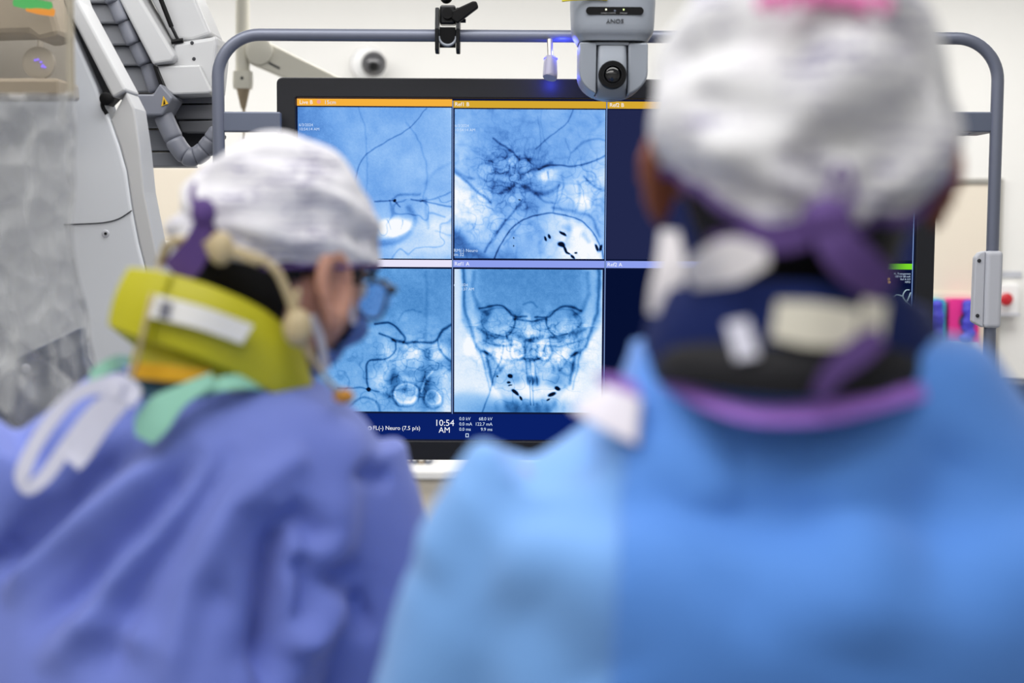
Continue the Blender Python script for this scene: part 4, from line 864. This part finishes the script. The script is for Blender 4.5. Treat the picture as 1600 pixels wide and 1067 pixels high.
def person(cfg):
    c = cfg; root = thing('person', c['label'], 'person', c['foot'])
    HM = head_frame(R(c['yaw']), R(c['pitch']), R(c.get('roll', 0))); hc = c['head']
    hv, hf = head_local(); hw_ = tf(hv, HM, hc)
    parts = [(hw_, hf)]
    for s in (-1, 1):
        v, f = ear_local(s, *c.get('ear', ())); parts.append((tf(v, HM, hc), f))
    nb_ = c['neck']; parts.append(tube([nb_-np.array([0, 0, .06]), nb_, nb_*.45+(hc+HM @ np.array([0, -.03, -.075]))*.55, hc+HM @ np.array([0, -.028, -.05])], [.075, .062, .056, .056], 24, 4))
    tor = [(x_, y_, z_, a_*.62, b_*.55, w_) for x_, y_, z_, a_, b_, w_ in c['rings'] if z_ > .8]
    parts.append(loft(tor, 40))
    for arm in c['arms']:
        parts.append(tube(arm['p'], [.04, .038, .034, .032, .028], 16, 4)); e = np.array(arm['p'][-1]); parts += finger_hand(e, e-np.array(arm['p'][-2]), (0, 0, -1), arm['s'])
    fx_, fy_ = c['foot'][:2]; wx, wy = tor[-1][0] if tor[-1][2] < tor[0][2] else tor[0][0], 0
    hip = min(tor, key=lambda t: t[2])
    for s in (-1, 1):
        a = R(c['tyaw']); rx, ry = math.cos(a), -math.sin(a); fwx, fwy = math.sin(a), math.cos(a)
        p = lambda z, k, fo=0: np.array([hip[0]*(z/.85)+fx_*(1-z/.85)+s*rx*k+fwx*fo, hip[1]*(z/.85)+fy_*(1-z/.85)+s*ry*k+fwy*fo, z])
        parts.append(tube([p(.88, .085), p(.7, .095), p(.5, .1, .01), p(.3, .1), p(.1, .1, -.02), p(.06, .1, -.02)], [.085, .08, .058, .055, .04, .038], 20, 4))
        ft = p(.045, .1, .06); parts.append(ellipsoid(ft, (.042, .12, .036), np.array([[rx, fwx, 0], [ry, fwy, 0], [0, 0, 1]])))
    bv, bf = voxel(parts, .0042, 2)
    body = obj('body', (bv, bf), c['skin'], root, smooth='all')
    # trousers, shoes
    tp = []
    for s in (-1, 1):
        tp.append(tube([p_ for p_ in (np.array([hip[0]*(z/.85)+fx_*(1-z/.85)+s*math.cos(R(c['tyaw']))*k, hip[1]*(z/.85)+fy_*(1-z/.85)-s*math.sin(R(c['tyaw']))*k, z]) for z, k in ((.95, .08), (.8, .09), (.5, .1), (.3, .1), (.09, .1)))], [.1, .1, .082, .078, .074], 20, 4))
        a = R(c['tyaw']); ct = np.array([fx_+s*math.cos(a)*.1+math.sin(a)*.06, fy_-s*math.sin(a)*.1+math.cos(a)*.06, 0])
        MX = np.array([[math.cos(a), math.sin(a), 0], [-math.sin(a), math.cos(a), 0], [0, 0, 1]])
        v, f = ellipsoid((0, 0, .05), (.053, .145, .05), None, 24, 16); v[:, 2] = v[:, 2].clip(.0, None); v[:, 2] *= np.where(v[:, 1] < .02, 1.15, .85)
        obj('shoe', (v @ MX.T+ct, f), M_shoe, root, smooth=True)
    tv, tf_ = voxel(tp, .012, 3); obj('trousers', (tv, tf_), M_pants, root, smooth='all')
    # eyes
    for s in (-1, 1):
        e = obj('eye', ellipsoid(hc+HM @ np.array([s*.032, .079, .001]), (.012, .012, .012)), M_eye, root, smooth='all')
        obj('iris', ellipsoid(hc+HM @ np.array([s*.032, .0885, 0]), (.0055, .003, .0055), HM), M_iris, e, smooth='all')
        obj('eyebrow', tube([hc+HM @ np.array([s*q, yv, zv]) for q, yv, zv in ((.014, .1, .018), (.03, .099, .024), (.05, .085, .02))], [.003, .004, .002], 8, 4), M_hair, root, smooth='all')
    # hair: shell over the lower back of the skull
    N = vnormals(hv, hf); N[(N*hv).sum(1) < 0] *= -1
    x, y, z = hv.T; hair_v = hv+N*(.007-.005*(z > .02)+.016*np.clip((-z-.052)/.035, 0, 1)*(y < -.02))[:, None]
    nape = c.get('nape', -.119)
    keep = (z < .06) & (((y < -.004-.022*np.clip((.0-z)/.02, 0, 1)) & (z > nape+.3*np.clip(y+.06, 0, .1)*2.2)) | ((z > .0) & (y < .05)))
    hfk = [q for q in hf if all(keep[i] for i in q)]
    o = obj('hair', (tf(hair_v, HM, hc), hfk), M_hair, root, smooth='all'); sd = o.modifiers.new('solid', 'SOLIDIFY'); sd.thickness = .009; sd.offset = -1
    # mask: shell over nose, mouth and chin
    mk = (y > .03) & (z < -.018) & (z > -.118) & ~((y < .062) & (z > -.06))
    mv = hv+N*.006; mv[:, 1] += .006*np.exp(-(x/.03)**2-((z+.055)/.04)**2)
    o = obj('face_mask', (tf(mv, HM, hc), [q for q in hf if all(mk[i] for i in q)]), M_mask, root, smooth='all'); sd = o.modifiers.new('solid', 'SOLIDIFY'); sd.thickness = .002; mask = o
    # cap
    cp = c['cap']; NT, NS = 128, 48; V = np.zeros((NS, NT, 3)); th = np.arange(NT)*2*np.pi/NT
    bk = (1-np.sin(th))/2; ce = np.array(cp['c'])             # 0 in front, 1 behind
    phe = R(cp['front'])+(R(cp['back'])-R(cp['front']))*bk**1.2
    for i in range(NS):
        s_ = i/(NS-1); ph = s_*phe; sn = np.sin(ph); cs = np.cos(ph); ay = np.where(np.sin(th) > 0, cp['r'][1], cp['r'][2])
        pull = 1-cp.get('pull', .1)*np.clip((s_-.8)/.2, 0, 1)**2*bk
        V[i] = ce+np.stack([cp['r'][0]*sn*np.cos(th)*pull, ay*sn*np.sin(th)*pull, np.where(cs > 0, cp['r'][3], cp['r'][4])*cs], 1)
    K = np.array(cp['knot']); D = V-K; r_ = np.linalg.norm(D, axis=2); dirn = (V-ce)/(np.linalg.norm(V-ce, axis=2)[..., None]+1e-9)
    ang = np.arctan2(D[..., 2], D[..., 0]); rg = np.random.default_rng(cp['seed'])
    dsp = cp['pleat']*np.sin(cp['n']*ang+1.0+2.5*np.sin(ang*2))*np.exp(-r_/.09)*(r_/(r_+.018))
    for k in range(9):
        w_ = rg.normal(0, 1, 3)*np.array([40, 40, 55]); dsp = dsp+cp.get('rum', .0016)*np.sin((V*w_).sum(2)+rg.random()*6.28+2*np.sin((V*rg.normal(0, 25, 3)).sum(2)))
    for a_, b_, wd, am in cp.get('folds', []):
        a_ = np.array(a_); b_ = np.array(b_); ab = b_-a_; t = (((V-a_)*ab).sum(2)/ab.dot(ab)).clip(0, 1); dd_ = np.linalg.norm(V-a_-t[..., None]*ab, axis=2); dsp = dsp+cp.get('ff', 1.4)*am*np.exp(-(dd_/wd)**2)
    V = V+dirn*dsp[..., None]
    cv = V.reshape(-1, 3); cf = grid_faces(NS, NT, True); cf = [q for q in cf if not (q[0]//NT == 0 and False)]
    cap = obj('surgical_cap', (tf(cv, HM, hc), cf), c['capmat'], root, smooth='all', label=c['caplabel']); sd = cap.modifiers.new('solid', 'SOLIDIFY'); sd.thickness = .0015
    edge = tf(np.concatenate([V[-1], V[-1][:1]]), HM, hc); obj('cap_binding', tube(edge, cp.get('bind', .0035), 8, 0), M_ptie, cap, smooth='all', label='dark purple binding')
    # gown
    gp = [loft(c['rings'], 56)]
    for arm in c['arms']:
        q = [np.array(t) for t in arm['p'][:4]]+[np.array(arm['p'][3])*.35+np.array(arm['p'][4])*.65]
        gp.append(tube(q, arm['r'], 24, 5))
    for e_ in c.get('extra', []): gp.append(ellipsoid(*e_))
    gv_, gf_ = voxel(gp, .0065, c.get('gsm', 10)); gN = vnormals(gv_, gf_)
    if (gN*(gv_-gv_.mean(0))).sum() < 0: gN = -gN
    dsp = np.zeros(len(gv_)); back = np.clip((.35-gN[:, 1])/.5, 0, 1)
    for pts_, wd, am in c['folds']:
        q = crm(np.array([P(*t)[[0, 2]] for t in pts_]), 8); D_ = np.full(len(gv_), 9.); T_ = np.zeros(len(gv_)); L_ = len(q)-1
        for k, (a_, b_) in enumerate(zip(q[:-1], q[1:])):
            ab = b_-a_; X = gv_[:, [0, 2]]-a_; t = ((X @ ab)/(ab@ab+1e-12)).clip(0, 1); d_ = np.linalg.norm(X-t[:, None]*ab, axis=1); m_ = d_ < D_; D_[m_] = d_[m_]; T_[m_] = (k+t[m_])/L_
        env = np.clip(np.minimum(T_, 1-T_)*5, 0, 1); dsp += c['famp']*am*env*np.exp(-(D_/wd)**2)*back
    for step, wd, am in c.get('steps', []):
        q = crm(np.array([P(*t)[[0, 2]] for t in step]), 8); xs = np.interp(gv_[:, 2], q[::-1, 1], q[::-1, 0]); dsp += am*back*(1/(1+np.exp((-(gv_[:, 0]-xs)/wd).clip(-40, 40))))*np.clip((q[0, 1]+.02-gv_[:, 2])/.04, 0, 1)
    rg = np.random.default_rng(c['seed'])
    for k in range(14):
        w_ = rg.normal(0, 1, 3)*np.array([26, 26, 12]); dsp += c['rumple']*np.sin(gv_ @ w_+rg.random()*6.28+1.5*np.sin(gv_ @ rg.normal(0, 18, 3)))
    gv_ = gv_+gN*dsp[:, None]
    gown = obj('gown', (gv_, gf_), c['gownmat'], root, smooth='all', label=c['gownlabel'])
    return root, HM, hc, cap, gown, mask

# ---- left person: violet gown, bent, looking right and down
YL = 1.5; KL = YL/1.68
hL = P(433, 424, YL)
def KT(p): return (p[0]*KL, p[1]*KL, CAMZ+(p[2]-CAMZ)*KL)
def PL(px, py, dy=0): return P(px, py, YL+dy)
ringsL = [(-.335, 1.66, 1.405, .062, .06, -.25), (-.34, 1.66, 1.385, .095, .085, -.25), (-.345, 1.66, 1.36, .145, .10, -.25), (-.355, 1.655, 1.32, .20, .115, -.25), (-.372, 1.65, 1.26, .225, .13, -.25), (-.40, 1.63, 1.16, .23, .14, -.25),
          (-.435, 1.60, 1.05, .225, .145, -.25), (-.46, 1.56, .92, .225, .15, -.25), (-.47, 1.53, .78, .24, .165, -.25), (-.48, 1.51, .55, .255, .18, -.2), (-.48, 1.51, .36, .26, .185, -.2)]
armsL = [dict(p=[(-.19, 1.66, 1.285), (-.165, 1.66, 1.18), (-.175, 1.69, 1.02), (-.13, 1.86, .98), (-.10, 2.02, 1.0)], r=[.075, .078, .072, .06, .055], s=1),
         dict(p=[(-.525, 1.62, 1.285), (-.585, 1.62, 1.2), (-.60, 1.68, 1.02), (-.48, 1.88, .99), (-.40, 2.02, 1.0)], r=[.075, .078, .072, .06, .055], s=-1)]
foldsL = [([(330, 690, 1.55), (240, 800, 1.53), (130, 900, 1.5), (30, 1010, 1.48)], .014, -.014), ([(380, 690, 1.55), (300, 800, 1.53), (215, 930, 1.5), (170, 1067, 1.48)], .013, -.012), ([(290, 690, 1.55), (180, 780, 1.53), (60, 870, 1.5), (-30, 960, 1.48)], .014, .011),
          ([(360, 700, 1.55), (270, 810, 1.53), (170, 930, 1.5), (100, 1060, 1.48)], .013, .011), ([(210, 690, 1.55), (120, 760, 1.53), (20, 860, 1.5), (-40, 920, 1.5)], .012, -.016), ([(430, 720, 1.55), (350, 830, 1.53), (290, 960, 1.5), (270, 1080, 1.48)], .016, .009),
          ([(400, 730, 1.55), (400, 840, 1.53), (430, 960, 1.5), (440, 1090, 1.48)], .016, -.010), ([(452, 770, 1.58), (440, 850, 1.57), (442, 950, 1.57), (450, 1090, 1.55)], .013, -.022), ([(455, 775, 1.58), (490, 800, 1.57), (520, 840, 1.57)], .012, -.012),
          ([(480, 840, 1.58), (500, 900, 1.57), (490, 980, 1.57)], .010, -.011), ([(530, 860, 1.58), (545, 930, 1.57), (575, 1010, 1.57)], .011, -.010), ([(470, 1000, 1.58), (510, 960, 1.57), (560, 900, 1.57)], .010, .009), ([(390, 790, 1.55), (440, 730, 1.57), (500, 690, 1.6)], .014, .006),
          ([(560, 720, 1.6), (590, 745, 1.6), (620, 735, 1.6)], .009, -.007), ([(60, 1050, 1.48), (150, 980, 1.48), (260, 1010, 1.48)], .014, .008), ([(300, 900, 1.5), (380, 960, 1.5), (400, 1060, 1.48)], .018, -.008)]
ringsL = [KT(t)+(t[3]*KL, t[4]*KL, t[5]) for t in ringsL]; armsL = [dict(p=[KT(q) for q in a_['p']], r=[q*KL for q in a_['r']], s=a_['s']) for a_ in armsL]; foldsL = [([(q[0], q[1], q[2]*KL) for q in f_[0]], f_[1], f_[2]) for f_ in foldsL]
capL = dict(c=(0, -.006, .018), r=(.097, .108, .110, .122, .11), front=84, back=112, knot=(.02, -.12, .02), pleat=.008, n=6, seed=5, rum=.0012, pull=.12, bind=.0025,
            folds=[((.09, -.06, .03), (.085, .06, .05), .008, -.005), ((.09, -.04, .065), (.06, .085, .045), .009, -.006), ((.08, -.08, .075), (.09, .0, .07), .008, .005), ((.095, .0, .02), (.07, .08, .015), .007, -.004), ((.09, -.08, .0), (.1, -.02, .035), .008, .005), ((.03, -.1, .1), (.07, .0, .11), .01, -.004)])
rootL, HML, hcL, capoL, gownL, maskL = person(dict(label='person in violet blue gown bending right, lime collar and printed white cap', foot=(-.43, 1.35, 0), yaw=45, pitch=15, head=hL, ear=(4, .006, -.016, 1.3, .092), neck=np.array(KT((-.335, 1.66, 1.40))), rings=ringsL, arms=armsL, tyaw=15,
    skin=M_skin1, cap=capL, capmat=M_cap1, caplabel='white cap with lavender print', gownmat=M_gown1, gownlabel='violet blue gown', folds=foldsL, seed=9, rumple=.0013, famp=1.7, gsm=12, nape=-.09))
hl = lambda x, y, z: hcL+HML @ np.array([x, y, z])
# cap ties
obj('cap_tie', join(ellipsoid(PL(318, 332, -0.122), (.012, .01, .014)), strip([PL(304, 286, -0.112), PL(300, 305, -0.122), PL(310, 330, -0.127)], [.004, .006, .008], .002), strip([PL(318, 335, -0.127), PL(312, 375, -0.122), PL(295, 405, -0.117), PL(272, 428, -0.112)], [.012, .024, .03, .03], .002), strip([PL(318, 335, -0.122), PL(326, 365, -0.112), PL(345, 372, -0.102)], [.01, .018, .012], .002)), M_ptie, capoL, smooth=True, label='dark purple knotted tie')
# lime thyroid collar: a band round the neck, closed at the back
topE = [PL(206, 421, -.10), PL(260, 428, -.115), PL(340, 452, -.115), PL(420, 492, -.095), PL(462, 545, -.07), PL(476, 600, -.03), PL(470, 610, .05), PL(430, 560, .12), PL(350, 500, .15), PL(270, 455, .12), PL(212, 424, .04)]
botE = [PL(174, 508, -.105), PL(225, 528, -.12), PL(305, 556, -.125), PL(380, 590, -.105), PL(440, 622, -.08), PL(470, 645, -.03), PL(455, 650, .05), PL(400, 630, .12), PL(310, 595, .15), PL(235, 555, .12), PL(182, 514, .04)]
coll = obj('thyroid_collar', ribbon(topE, botE, .014, 8, 10, -.006), M_lime, rootL, smooth=True, bevel=.003, label='lime yellow thyroid collar')
obj('collar_flap', ribbon([PL(206, 421, -.108), PL(240, 425, -.122), PL(268, 431, -.128)], [PL(174, 508, -.113), PL(205, 521, -.127), PL(236, 533, -.133)], .006, 6, 8, -.003), M_lime, coll, smooth=True)
obj('lower_collar', ribbon([PL(222, 526, -.09), PL(300, 545, -.1), PL(380, 575, -.09), PL(450, 610, -.06), PL(468, 640, .0), PL(430, 640, .1), PL(330, 600, .12)], [PL(205, 590, -.1), PL(270, 596, -.112), PL(340, 602, -.105), PL(430, 640, -.07), PL(462, 660, .0), PL(430, 660, .1), PL(330, 630, .12)], .012, 8, 8, -.004), M_lime, coll, smooth=True)
obj('collar_edging', ribbon([PL(208, 566, -.106), PL(260, 570, -.12), PL(330, 578, -.116)], [PL(204, 590, -.107), PL(260, 595, -.121), PL(330, 600, -.117)], .006, 6, 4), M_gold, coll, smooth=True, label='orange gold edging')
lab = obj('collar_label', ribbon([PL(244, 460, -.142), PL(320, 480, -.143), PL(396, 508, -.128)], [PL(233, 495, -.143), PL(305, 512, -.144), PL(378, 537, -.13)], .0025, 6, 5), M_label, coll, smooth=True, label='white blank label patch')
obj('label_print', ribbon([PL(252, 470, -.1455), PL(270, 474, -.1465)], [PL(246, 494, -.1455), PL(264, 498, -.1465)], .001, 4, 3), M_ink, coll)
# gown neck binding and ties
obj('neck_binding', ribbon([PL(142, 578, -.06), PL(180, 556, -.04), PL(215, 560, .06), PL(330, 575, .12), PL(450, 600, .06), PL(432, 598, -.06), PL(370, 586, -.115), PL(305, 600, -.13)], [PL(138, 600, -.065), PL(186, 578, -.045), PL(215, 585, .06), PL(330, 600, .12), PL(462, 622, .06), PL(436, 614, -.066), PL(372, 608, -.122), PL(290, 625, -.135)], .004, 6, 4), M_mint, gownL, smooth=True, label='mint green neck binding')
obj('neck_flap', ribbon([PL(330, 582, -.132), PL(285, 600, -.14), PL(240, 620, -.145), PL(213, 650, -.15), PL(212, 680, -.15)], [PL(335, 604, -.134), PL(310, 618, -.142), PL(285, 638, -.147), PL(262, 672, -.152), PL(240, 694, -.152)], .003, 6, 6), M_mint, gownL, smooth=True, label='mint green hanging tie')
bowp = [[(190, 612), (150, 640), (110, 690), (70, 745), (42, 762), (34, 745), (52, 700), (85, 650), (120, 615), (165, 602), (190, 612)], [(195, 618), (160, 660), (130, 705), (112, 725)], [(150, 605), (190, 598), (208, 612), (196, 630)]]
wds = [.013, .018, .016]
for k, bp_ in enumerate(bowp):
    c_ = [P(a_, b_, 1.50*KL+.004*math.sin(i)) for i, (a_, b_) in enumerate(bp_)]
    obj('gown_tie', strip(c_, wds[k], .003, n=6), M_tie, gownL, smooth=True, label='pale cotton tie loop')
obj('under_shirt', ribbon([PL(198, 582, -.07), PL(240, 588, -.1), PL(300, 592, -.105)], [PL(205, 615, -.075), PL(240, 620, -.11), PL(300, 615, -.115)], .003, 5, 4), M_pants, gownL, smooth=True, label='teal scrub neckline')
# glasses
gl = obj('glasses', join(tube([hl(.076, .0, .012), hl(.078, .06, .01), hl(.072, .094, .006)], .0022, 8, 4), tube([hl(-.076, .0, .012), hl(-.078, .06, .01), hl(-.072, .094, .006)], .0022, 8, 4), *[tube([hl(s*(.038+.03*math.cos(t)), .104-.012*abs(math.cos(t))**2*(1 if math.cos(t) > 0 else .2), -.004+.021*math.sin(t)) for t in np.linspace(0, 2*math.pi, 17)], .0018, 8, 2) for s in (-1, 1)], tube([hl(-.01, .104, .0), hl(0, .108, .004), hl(.01, .104, .0)], .002, 8, 3), ellipsoid(hl(.071, .095, .006), (.005, .005, .005))), M_glass_frame, rootL, smooth='all', label='dark thin spectacles')
for s in (-1, 1): obj('spectacle_lens', ellipsoid(hl(s*.038, .100, -.004), (.029, .001, .0205), HML), M_lens_clear, gl)
# mask straps
obj('mask_strap', strip([hl(.086, .008, .012), hl(.083, .03, -.012), hl(.076, .05, -.04)], .006, .0015), M_strap, maskL, smooth=True, label='white ear loop')
obj('mask_strap', strip([hl(.086, -.012, -.045), hl(.079, .01, -.062), hl(.066, .035, -.09)], .008, .0015), M_strap, maskL, smooth=True, label='white ear loop')
# headset
hs = obj('headset', join(tube([PL(250, 412, -.08), PL(272, 376, -.1), PL(345, 384, -.125), PL(420, 412, -.125), PL(448, 455, -.12), PL(464, 508, -.115)], .0042, 10, 6), tube([PL(276, 386, -.1), PL(345, 392, -.126), PL(405, 412, -.127)], .003, 8, 5), ellipsoid(PL(345, 388, -.128), (.013, .009, .016))), M_band, rootL, smooth='all', label='tan behind-neck headset')
obj('earpiece', ellipsoid(PL(465, 512, -.118), (.014, .01, .018)), M_band, hs, smooth='all')
obj('ear_hook', tube([PL(466, 505, -.115), PL(462, 475, -.12), PL(466, 452, -.118)], .003, 8, 5), M_band, hs, smooth='all')
obj('mic_boom', tube([PL(468, 520, -.115), PL(488, 560, -.11), PL(512, 594, -.095), PL(534, 616, -.08)], [.004, .003, .0025, .0025], 8, 5), M_band, hs, smooth='all')
obj('microphone', ellipsoid(PL(537, 619, -.08), (.0105, .008, .0075)), M_mic, hs, smooth='all', label='orange foam microphone')
obj('headset_cord', tube([PL(250, 412, -.08), PL(240, 450, -.125), PL(228, 500, -.14), PL(214, 560, -.135), PL(203, 592, -.13)], .0022, 8, 5), M_band, hs, smooth='all')

# ---- right person: sky blue gown, seen from behind
YQ = 1.0
hR = P(1243, 262, YQ)
def PR(px, py, dy=0): return P(px, py, YQ+dy)
ringsR = [(.20, 1.0, 1.462, .108, .09, 0), (.20, 1.0, 1.446, .116, .098, 0), (.195, 1.0, 1.41, .152, .11, 0), (.195, 1.0, 1.37, .20, .12, 0), (.20, .985, 1.34, .225, .145, 0), (.20, .99, 1.22, .23, .15, 0), (.20, 1.005, 1.05, .225, .14, 0), (.20, 1.0, .9, .22, .14, 0), (.20, .97, .7, .245, .17, 0), (.20, .97, .5, .255, .18, 0), (.20, .97, .35, .26, .185, 0)]
armsR = [dict(p=[(.345, 1.0, 1.325), (.41, 1.0, 1.23), (.44, 1.06, 1.08), (.36, 1.25, 1.0), (.30, 1.38, 1.0)], r=[.075, .075, .07, .06, .055], s=1),
         dict(p=[(.04, 1.0, 1.368), (-.02, 1.0, 1.25), (-.04, 1.06, 1.08), (.04, 1.25, 1.0), (.10, 1.38, 1.0)], r=[.075, .075, .07, .06, .055], s=-1)]
foldsR = [([(880, 670, .93), (780, 730, .95), (690, 820, .96), (650, 900, .96)], .02, .006), ([(960, 720, .9), (850, 720, .92), (740, 790, .94)], .018, -.010), ([(1000, 650, .9), (1100, 700, .88), (1200, 740, .88)], .02, -.006),
          ([(1030, 620, .9), (1090, 720, .87), (1150, 820, .86)], .02, .007), ([(780, 920, .9), (880, 1000, .9), (930, 1067, .9)], .03, -.006), ([(1300, 700, .86), (1350, 850, .86), (1300, 1000, .86)], .035, .006), ([(1100, 950, .86), (1200, 880, .86), (1330, 860, .86)], .03, -.006), ([(1500, 680, .9), (1450, 800, .88), (1420, 950, .86)], .03, -.006)]
capR = dict(c=(.004, -.006, .03), r=(.101, .112, .125, .118, .16), front=86, back=121, knot=(.018, -.11, -.045), pleat=.013, ff=2.0, n=8, seed=12, rum=.0016, pull=.05, bind=.004,
            folds=[((.012, -.12, -.0), (.01, -.09, .1), .012, -.006), ((.02, -.12, .0), (.075, -.08, .04), .012, -.007), ((-.0, -.12, .0), (-.07, -.09, .03), .012, -.006), ((-.03, -.11, .06), (-.09, -.05, .07), .014, -.007), ((.05, -.1, .07), (.09, -.04, .03), .014, -.007), ((-.02, -.12, .0), (-.06, -.1, .0), .01, .006)])
rootR, HMR, hcR, capoR, gownR, maskR = person(dict(label='person in sky blue gown seen from behind, navy collar and white cap', foot=(.20, .97, 0), yaw=4, pitch=6, head=hR, ear=(40, -.012, -.01, 1.05, .092), neck=np.array([.20, 1.0, 1.46]), rings=ringsR, arms=armsR, tyaw=0,
    skin=M_skin2, cap=capR, capmat=M_cap2, caplabel='pleated white cap with faint print', gownmat=M_gown2, gownlabel='sky blue gown with back overlap', folds=foldsR, seed=21, rumple=.0009, famp=1.5, gsm=12))
gme = gownR.data; gco = np.zeros(len(gme.vertices)*3); gme.vertices.foreach_get('co', gco); gco = gco.reshape(-1, 3)+wloc(gownR)
gfa = [tuple(p.vertices) for p in gme.polygons]; gno = np.zeros(len(gme.vertices)*3); gme.vertices.foreach_get('normal', gno); gno = gno.reshape(-1, 3)
lq = crm(np.array([P(*t)[[0, 2]] for t in ((1012, 560, .93), (992, 640, .9), (984, 720, .88), (968, 850, .87), (955, 1000, .86), (950, 1120, .86))]), 8)
lx = np.interp(gco[:, 2], lq[::-1, 1], lq[::-1, 0]); okv = (gco[:, 0] > lx) & (gco[:, 2] > .4) & (gno[:, 1] < .1)
keepf = [q for q in gfa if all(okv[i] for i in q)]; used = sorted({i for q in keepf for i in q}); mp_ = {i: k for k, i in enumerate(used)}
ov = gco[used]+gno[used]*.012; ol = lx[used]; near = (ov[:, 0] < ol+.006); ov[near, 0] = ol[near]
o_ = obj('gown_overlap', (ov, [tuple(mp_[i] for i in q) for q in keepf]), mat('deeper_blue_gown_cloth', (76, 132, 212), .8, noise=.05, nscale=12, bump=.1, bscale=600, sheen=.15), gownR, smooth='all', label='deeper blue back overlap of the gown')
sd_ = o_.modifiers.new('solid', 'SOLIDIFY'); sd_.thickness = .006; sd_.offset = -1
obj('cap_tie', join(ellipsoid(PR(1292, 345, -.128), (.016, .012, .014)), strip([PR(1285, 352, -.13), PR(1240, 368, -.132), PR(1170, 378, -.125), PR(1110, 382, -.11)], [.014, .018, .016, .012], .003), strip([PR(1285, 355, -.135), PR(1310, 385, -.138), PR(1345, 420, -.135), PR(1385, 452, -.125)], [.014, .024, .026, .022], .003), strip([PR(1290, 345, -.132), PR(1296, 300, -.128), PR(1308, 262, -.12), PR(1322, 262, -.12), PR(1330, 305, -.125), PR(1300, 345, -.132)], [.004, .004, .004, .004, .004, .004], .002)), M_ptie, capoR, smooth=True, label='dark purple knotted tie')
for k, (x0, x1, y0) in enumerate(((1192, 1222, -8), (1232, 1262, -14), (1272, 1300, -16), (1308, 1336, -12), (1346, 1384, -4))):
    obj('cap_print', tube([PR(x0, y0+24, -.1235), PR(x0+3, y0+6, -.1225), PR(x1-3, y0+6, -.1225), PR(x1, y0+24, -.1235)], .0042, 10, 5), M_pprint, capoR, smooth='all', label='pink printed mark')
# collar of the right person
tC = [PR(1040, 470, -.03), PR(1080, 452, -.085), PR(1180, 446, -.12), PR(1280, 448, -.125), PR(1380, 462, -.1), PR(1436, 490, -.04), PR(1430, 480, .06), PR(1350, 440, .11), PR(1240, 430, .125), PR(1120, 440, .11), PR(1046, 470, .05)]
bC = [PR(1022, 590, -.03), PR(1060, 594, -.095), PR(1170, 612, -.128), PR(1280, 616, -.132), PR(1390, 605, -.105), PR(1446, 590, -.04), PR(1440, 580, .06), PR(1350, 560, .11), PR(1240, 555, .125), PR(1120, 560, .11), PR(1030, 580, .05)]
colR = obj('thyroid_collar', ribbon(tC, bC, .012, 8, 10, -.005), M_ncol, rootR, smooth=True, label='navy thyroid collar')
obj('collar_band', ribbon([a*.42+b*.58 for a, b in zip([t+np.array([0, -.009 if i < 6 else .004, 0]) for i, t in enumerate(tC)], [t+np.array([0, -.009 if i < 6 else .004, 0]) for i, t in enumerate(bC)])][:6], [t+np.array([0, -.012, 0]) for t in bC][:6], .008, 8, 5, -.004), M_bcol, colR, smooth=True, label='black lower band')
obj('collar_label', ribbon([PR(1214, 470, -.142), PR(1275, 472, -.145), PR(1342, 484, -.14)], [PR(1204, 528, -.144), PR(1270, 542, -.147), PR(1335, 540, -.142)], .004, 6, 5), mat('cream_label', (214, 210, 196), .5, noise=.05), colR, smooth=True, label='cream sewn label')
obj('collar_tab', ribbon([PR(1352, 468, -.138), PR(1384, 474, -.13)], [PR(1346, 530, -.14), PR(1376, 528, -.132)], .004, 4, 4), MATS['cream_label'], colR, smooth=True, label='small cream tab')
obj('collar_tag', ribbon([PR(1134, 505, -.136), PR(1168, 498, -.14)], [PR(1150, 562, -.142), PR(1186, 556, -.145)], .003, 4, 4), M_tie, colR, smooth=True, label='small pale tag')
obj('collar_tie', strip([PR(1375, 525, -.142), PR(1340, 550, -.15), PR(1300, 585, -.152), PR(1278, 622, -.15)], [.012, .016, .012, .01], .003), M_ptie, colR, smooth=True, label='dark purple tail')
# gown neckline binding, overlap tab
obj('neck_binding', ribbon([PR(1006, 568, -.01), PR(1040, 580, -.07), PR(1100, 612, -.115), PR(1180, 634, -.135), PR(1290, 628, -.14), PR(1400, 606, -.12), PR(1480, 590, -.06), PR(1490, 575, .03), PR(1420, 550, .1), PR(1240, 545, .13), PR(1080, 550, .1)], [PR(1000, 592, -.012), PR(1036, 604, -.075), PR(1098, 638, -.12), PR(1180, 662, -.14), PR(1294, 660, -.145), PR(1404, 634, -.125), PR(1488, 612, -.064), PR(1500, 600, .03), PR(1420, 580, .1), PR(1240, 570, .13), PR(1080, 578, .1)], .005, 8, 5), M_purple, gownR, smooth=True, label='purple neck binding')
obj('neck_binding', ribbon([PR(934, 586, -.05), PR(965, 588, -.07), PR(992, 600, -.085)], [PR(948, 606, -.055), PR(970, 614, -.075), PR(998, 624, -.09)], .004, 6, 4), M_purple, gownR, smooth=True, label='purple end of the under flap')
obj('closure_tab', ribbon([PR(948, 604, -.058), PR(972, 612, -.078), PR(1000, 622, -.092)], [PR(893, 640, -.06), PR(940, 668, -.085), PR(994, 694, -.105)], .004, 6, 6), mat('white_tab', (214, 210, 222), .75, noise=.03), gownR, smooth=True, label='white closure tab')
# mask ties
obj('mask_tie', strip([PR(1046, 362, -.04), PR(1048, 410, -.055), PR(1040, 455, -.06), PR(1034, 492, -.06)], [.012, .018, .02, .018], .002), M_strap, maskR, smooth=True, label='white mask tie')
obj('mask_tie', strip([PR(1076, 436, -.10), PR(1110, 418, -.125), PR(1150, 405, -.14), PR(1200, 400, -.148)], [.014, .024, .026, .01], .002), M_strap, maskR, smooth=True, label='white mask tie')
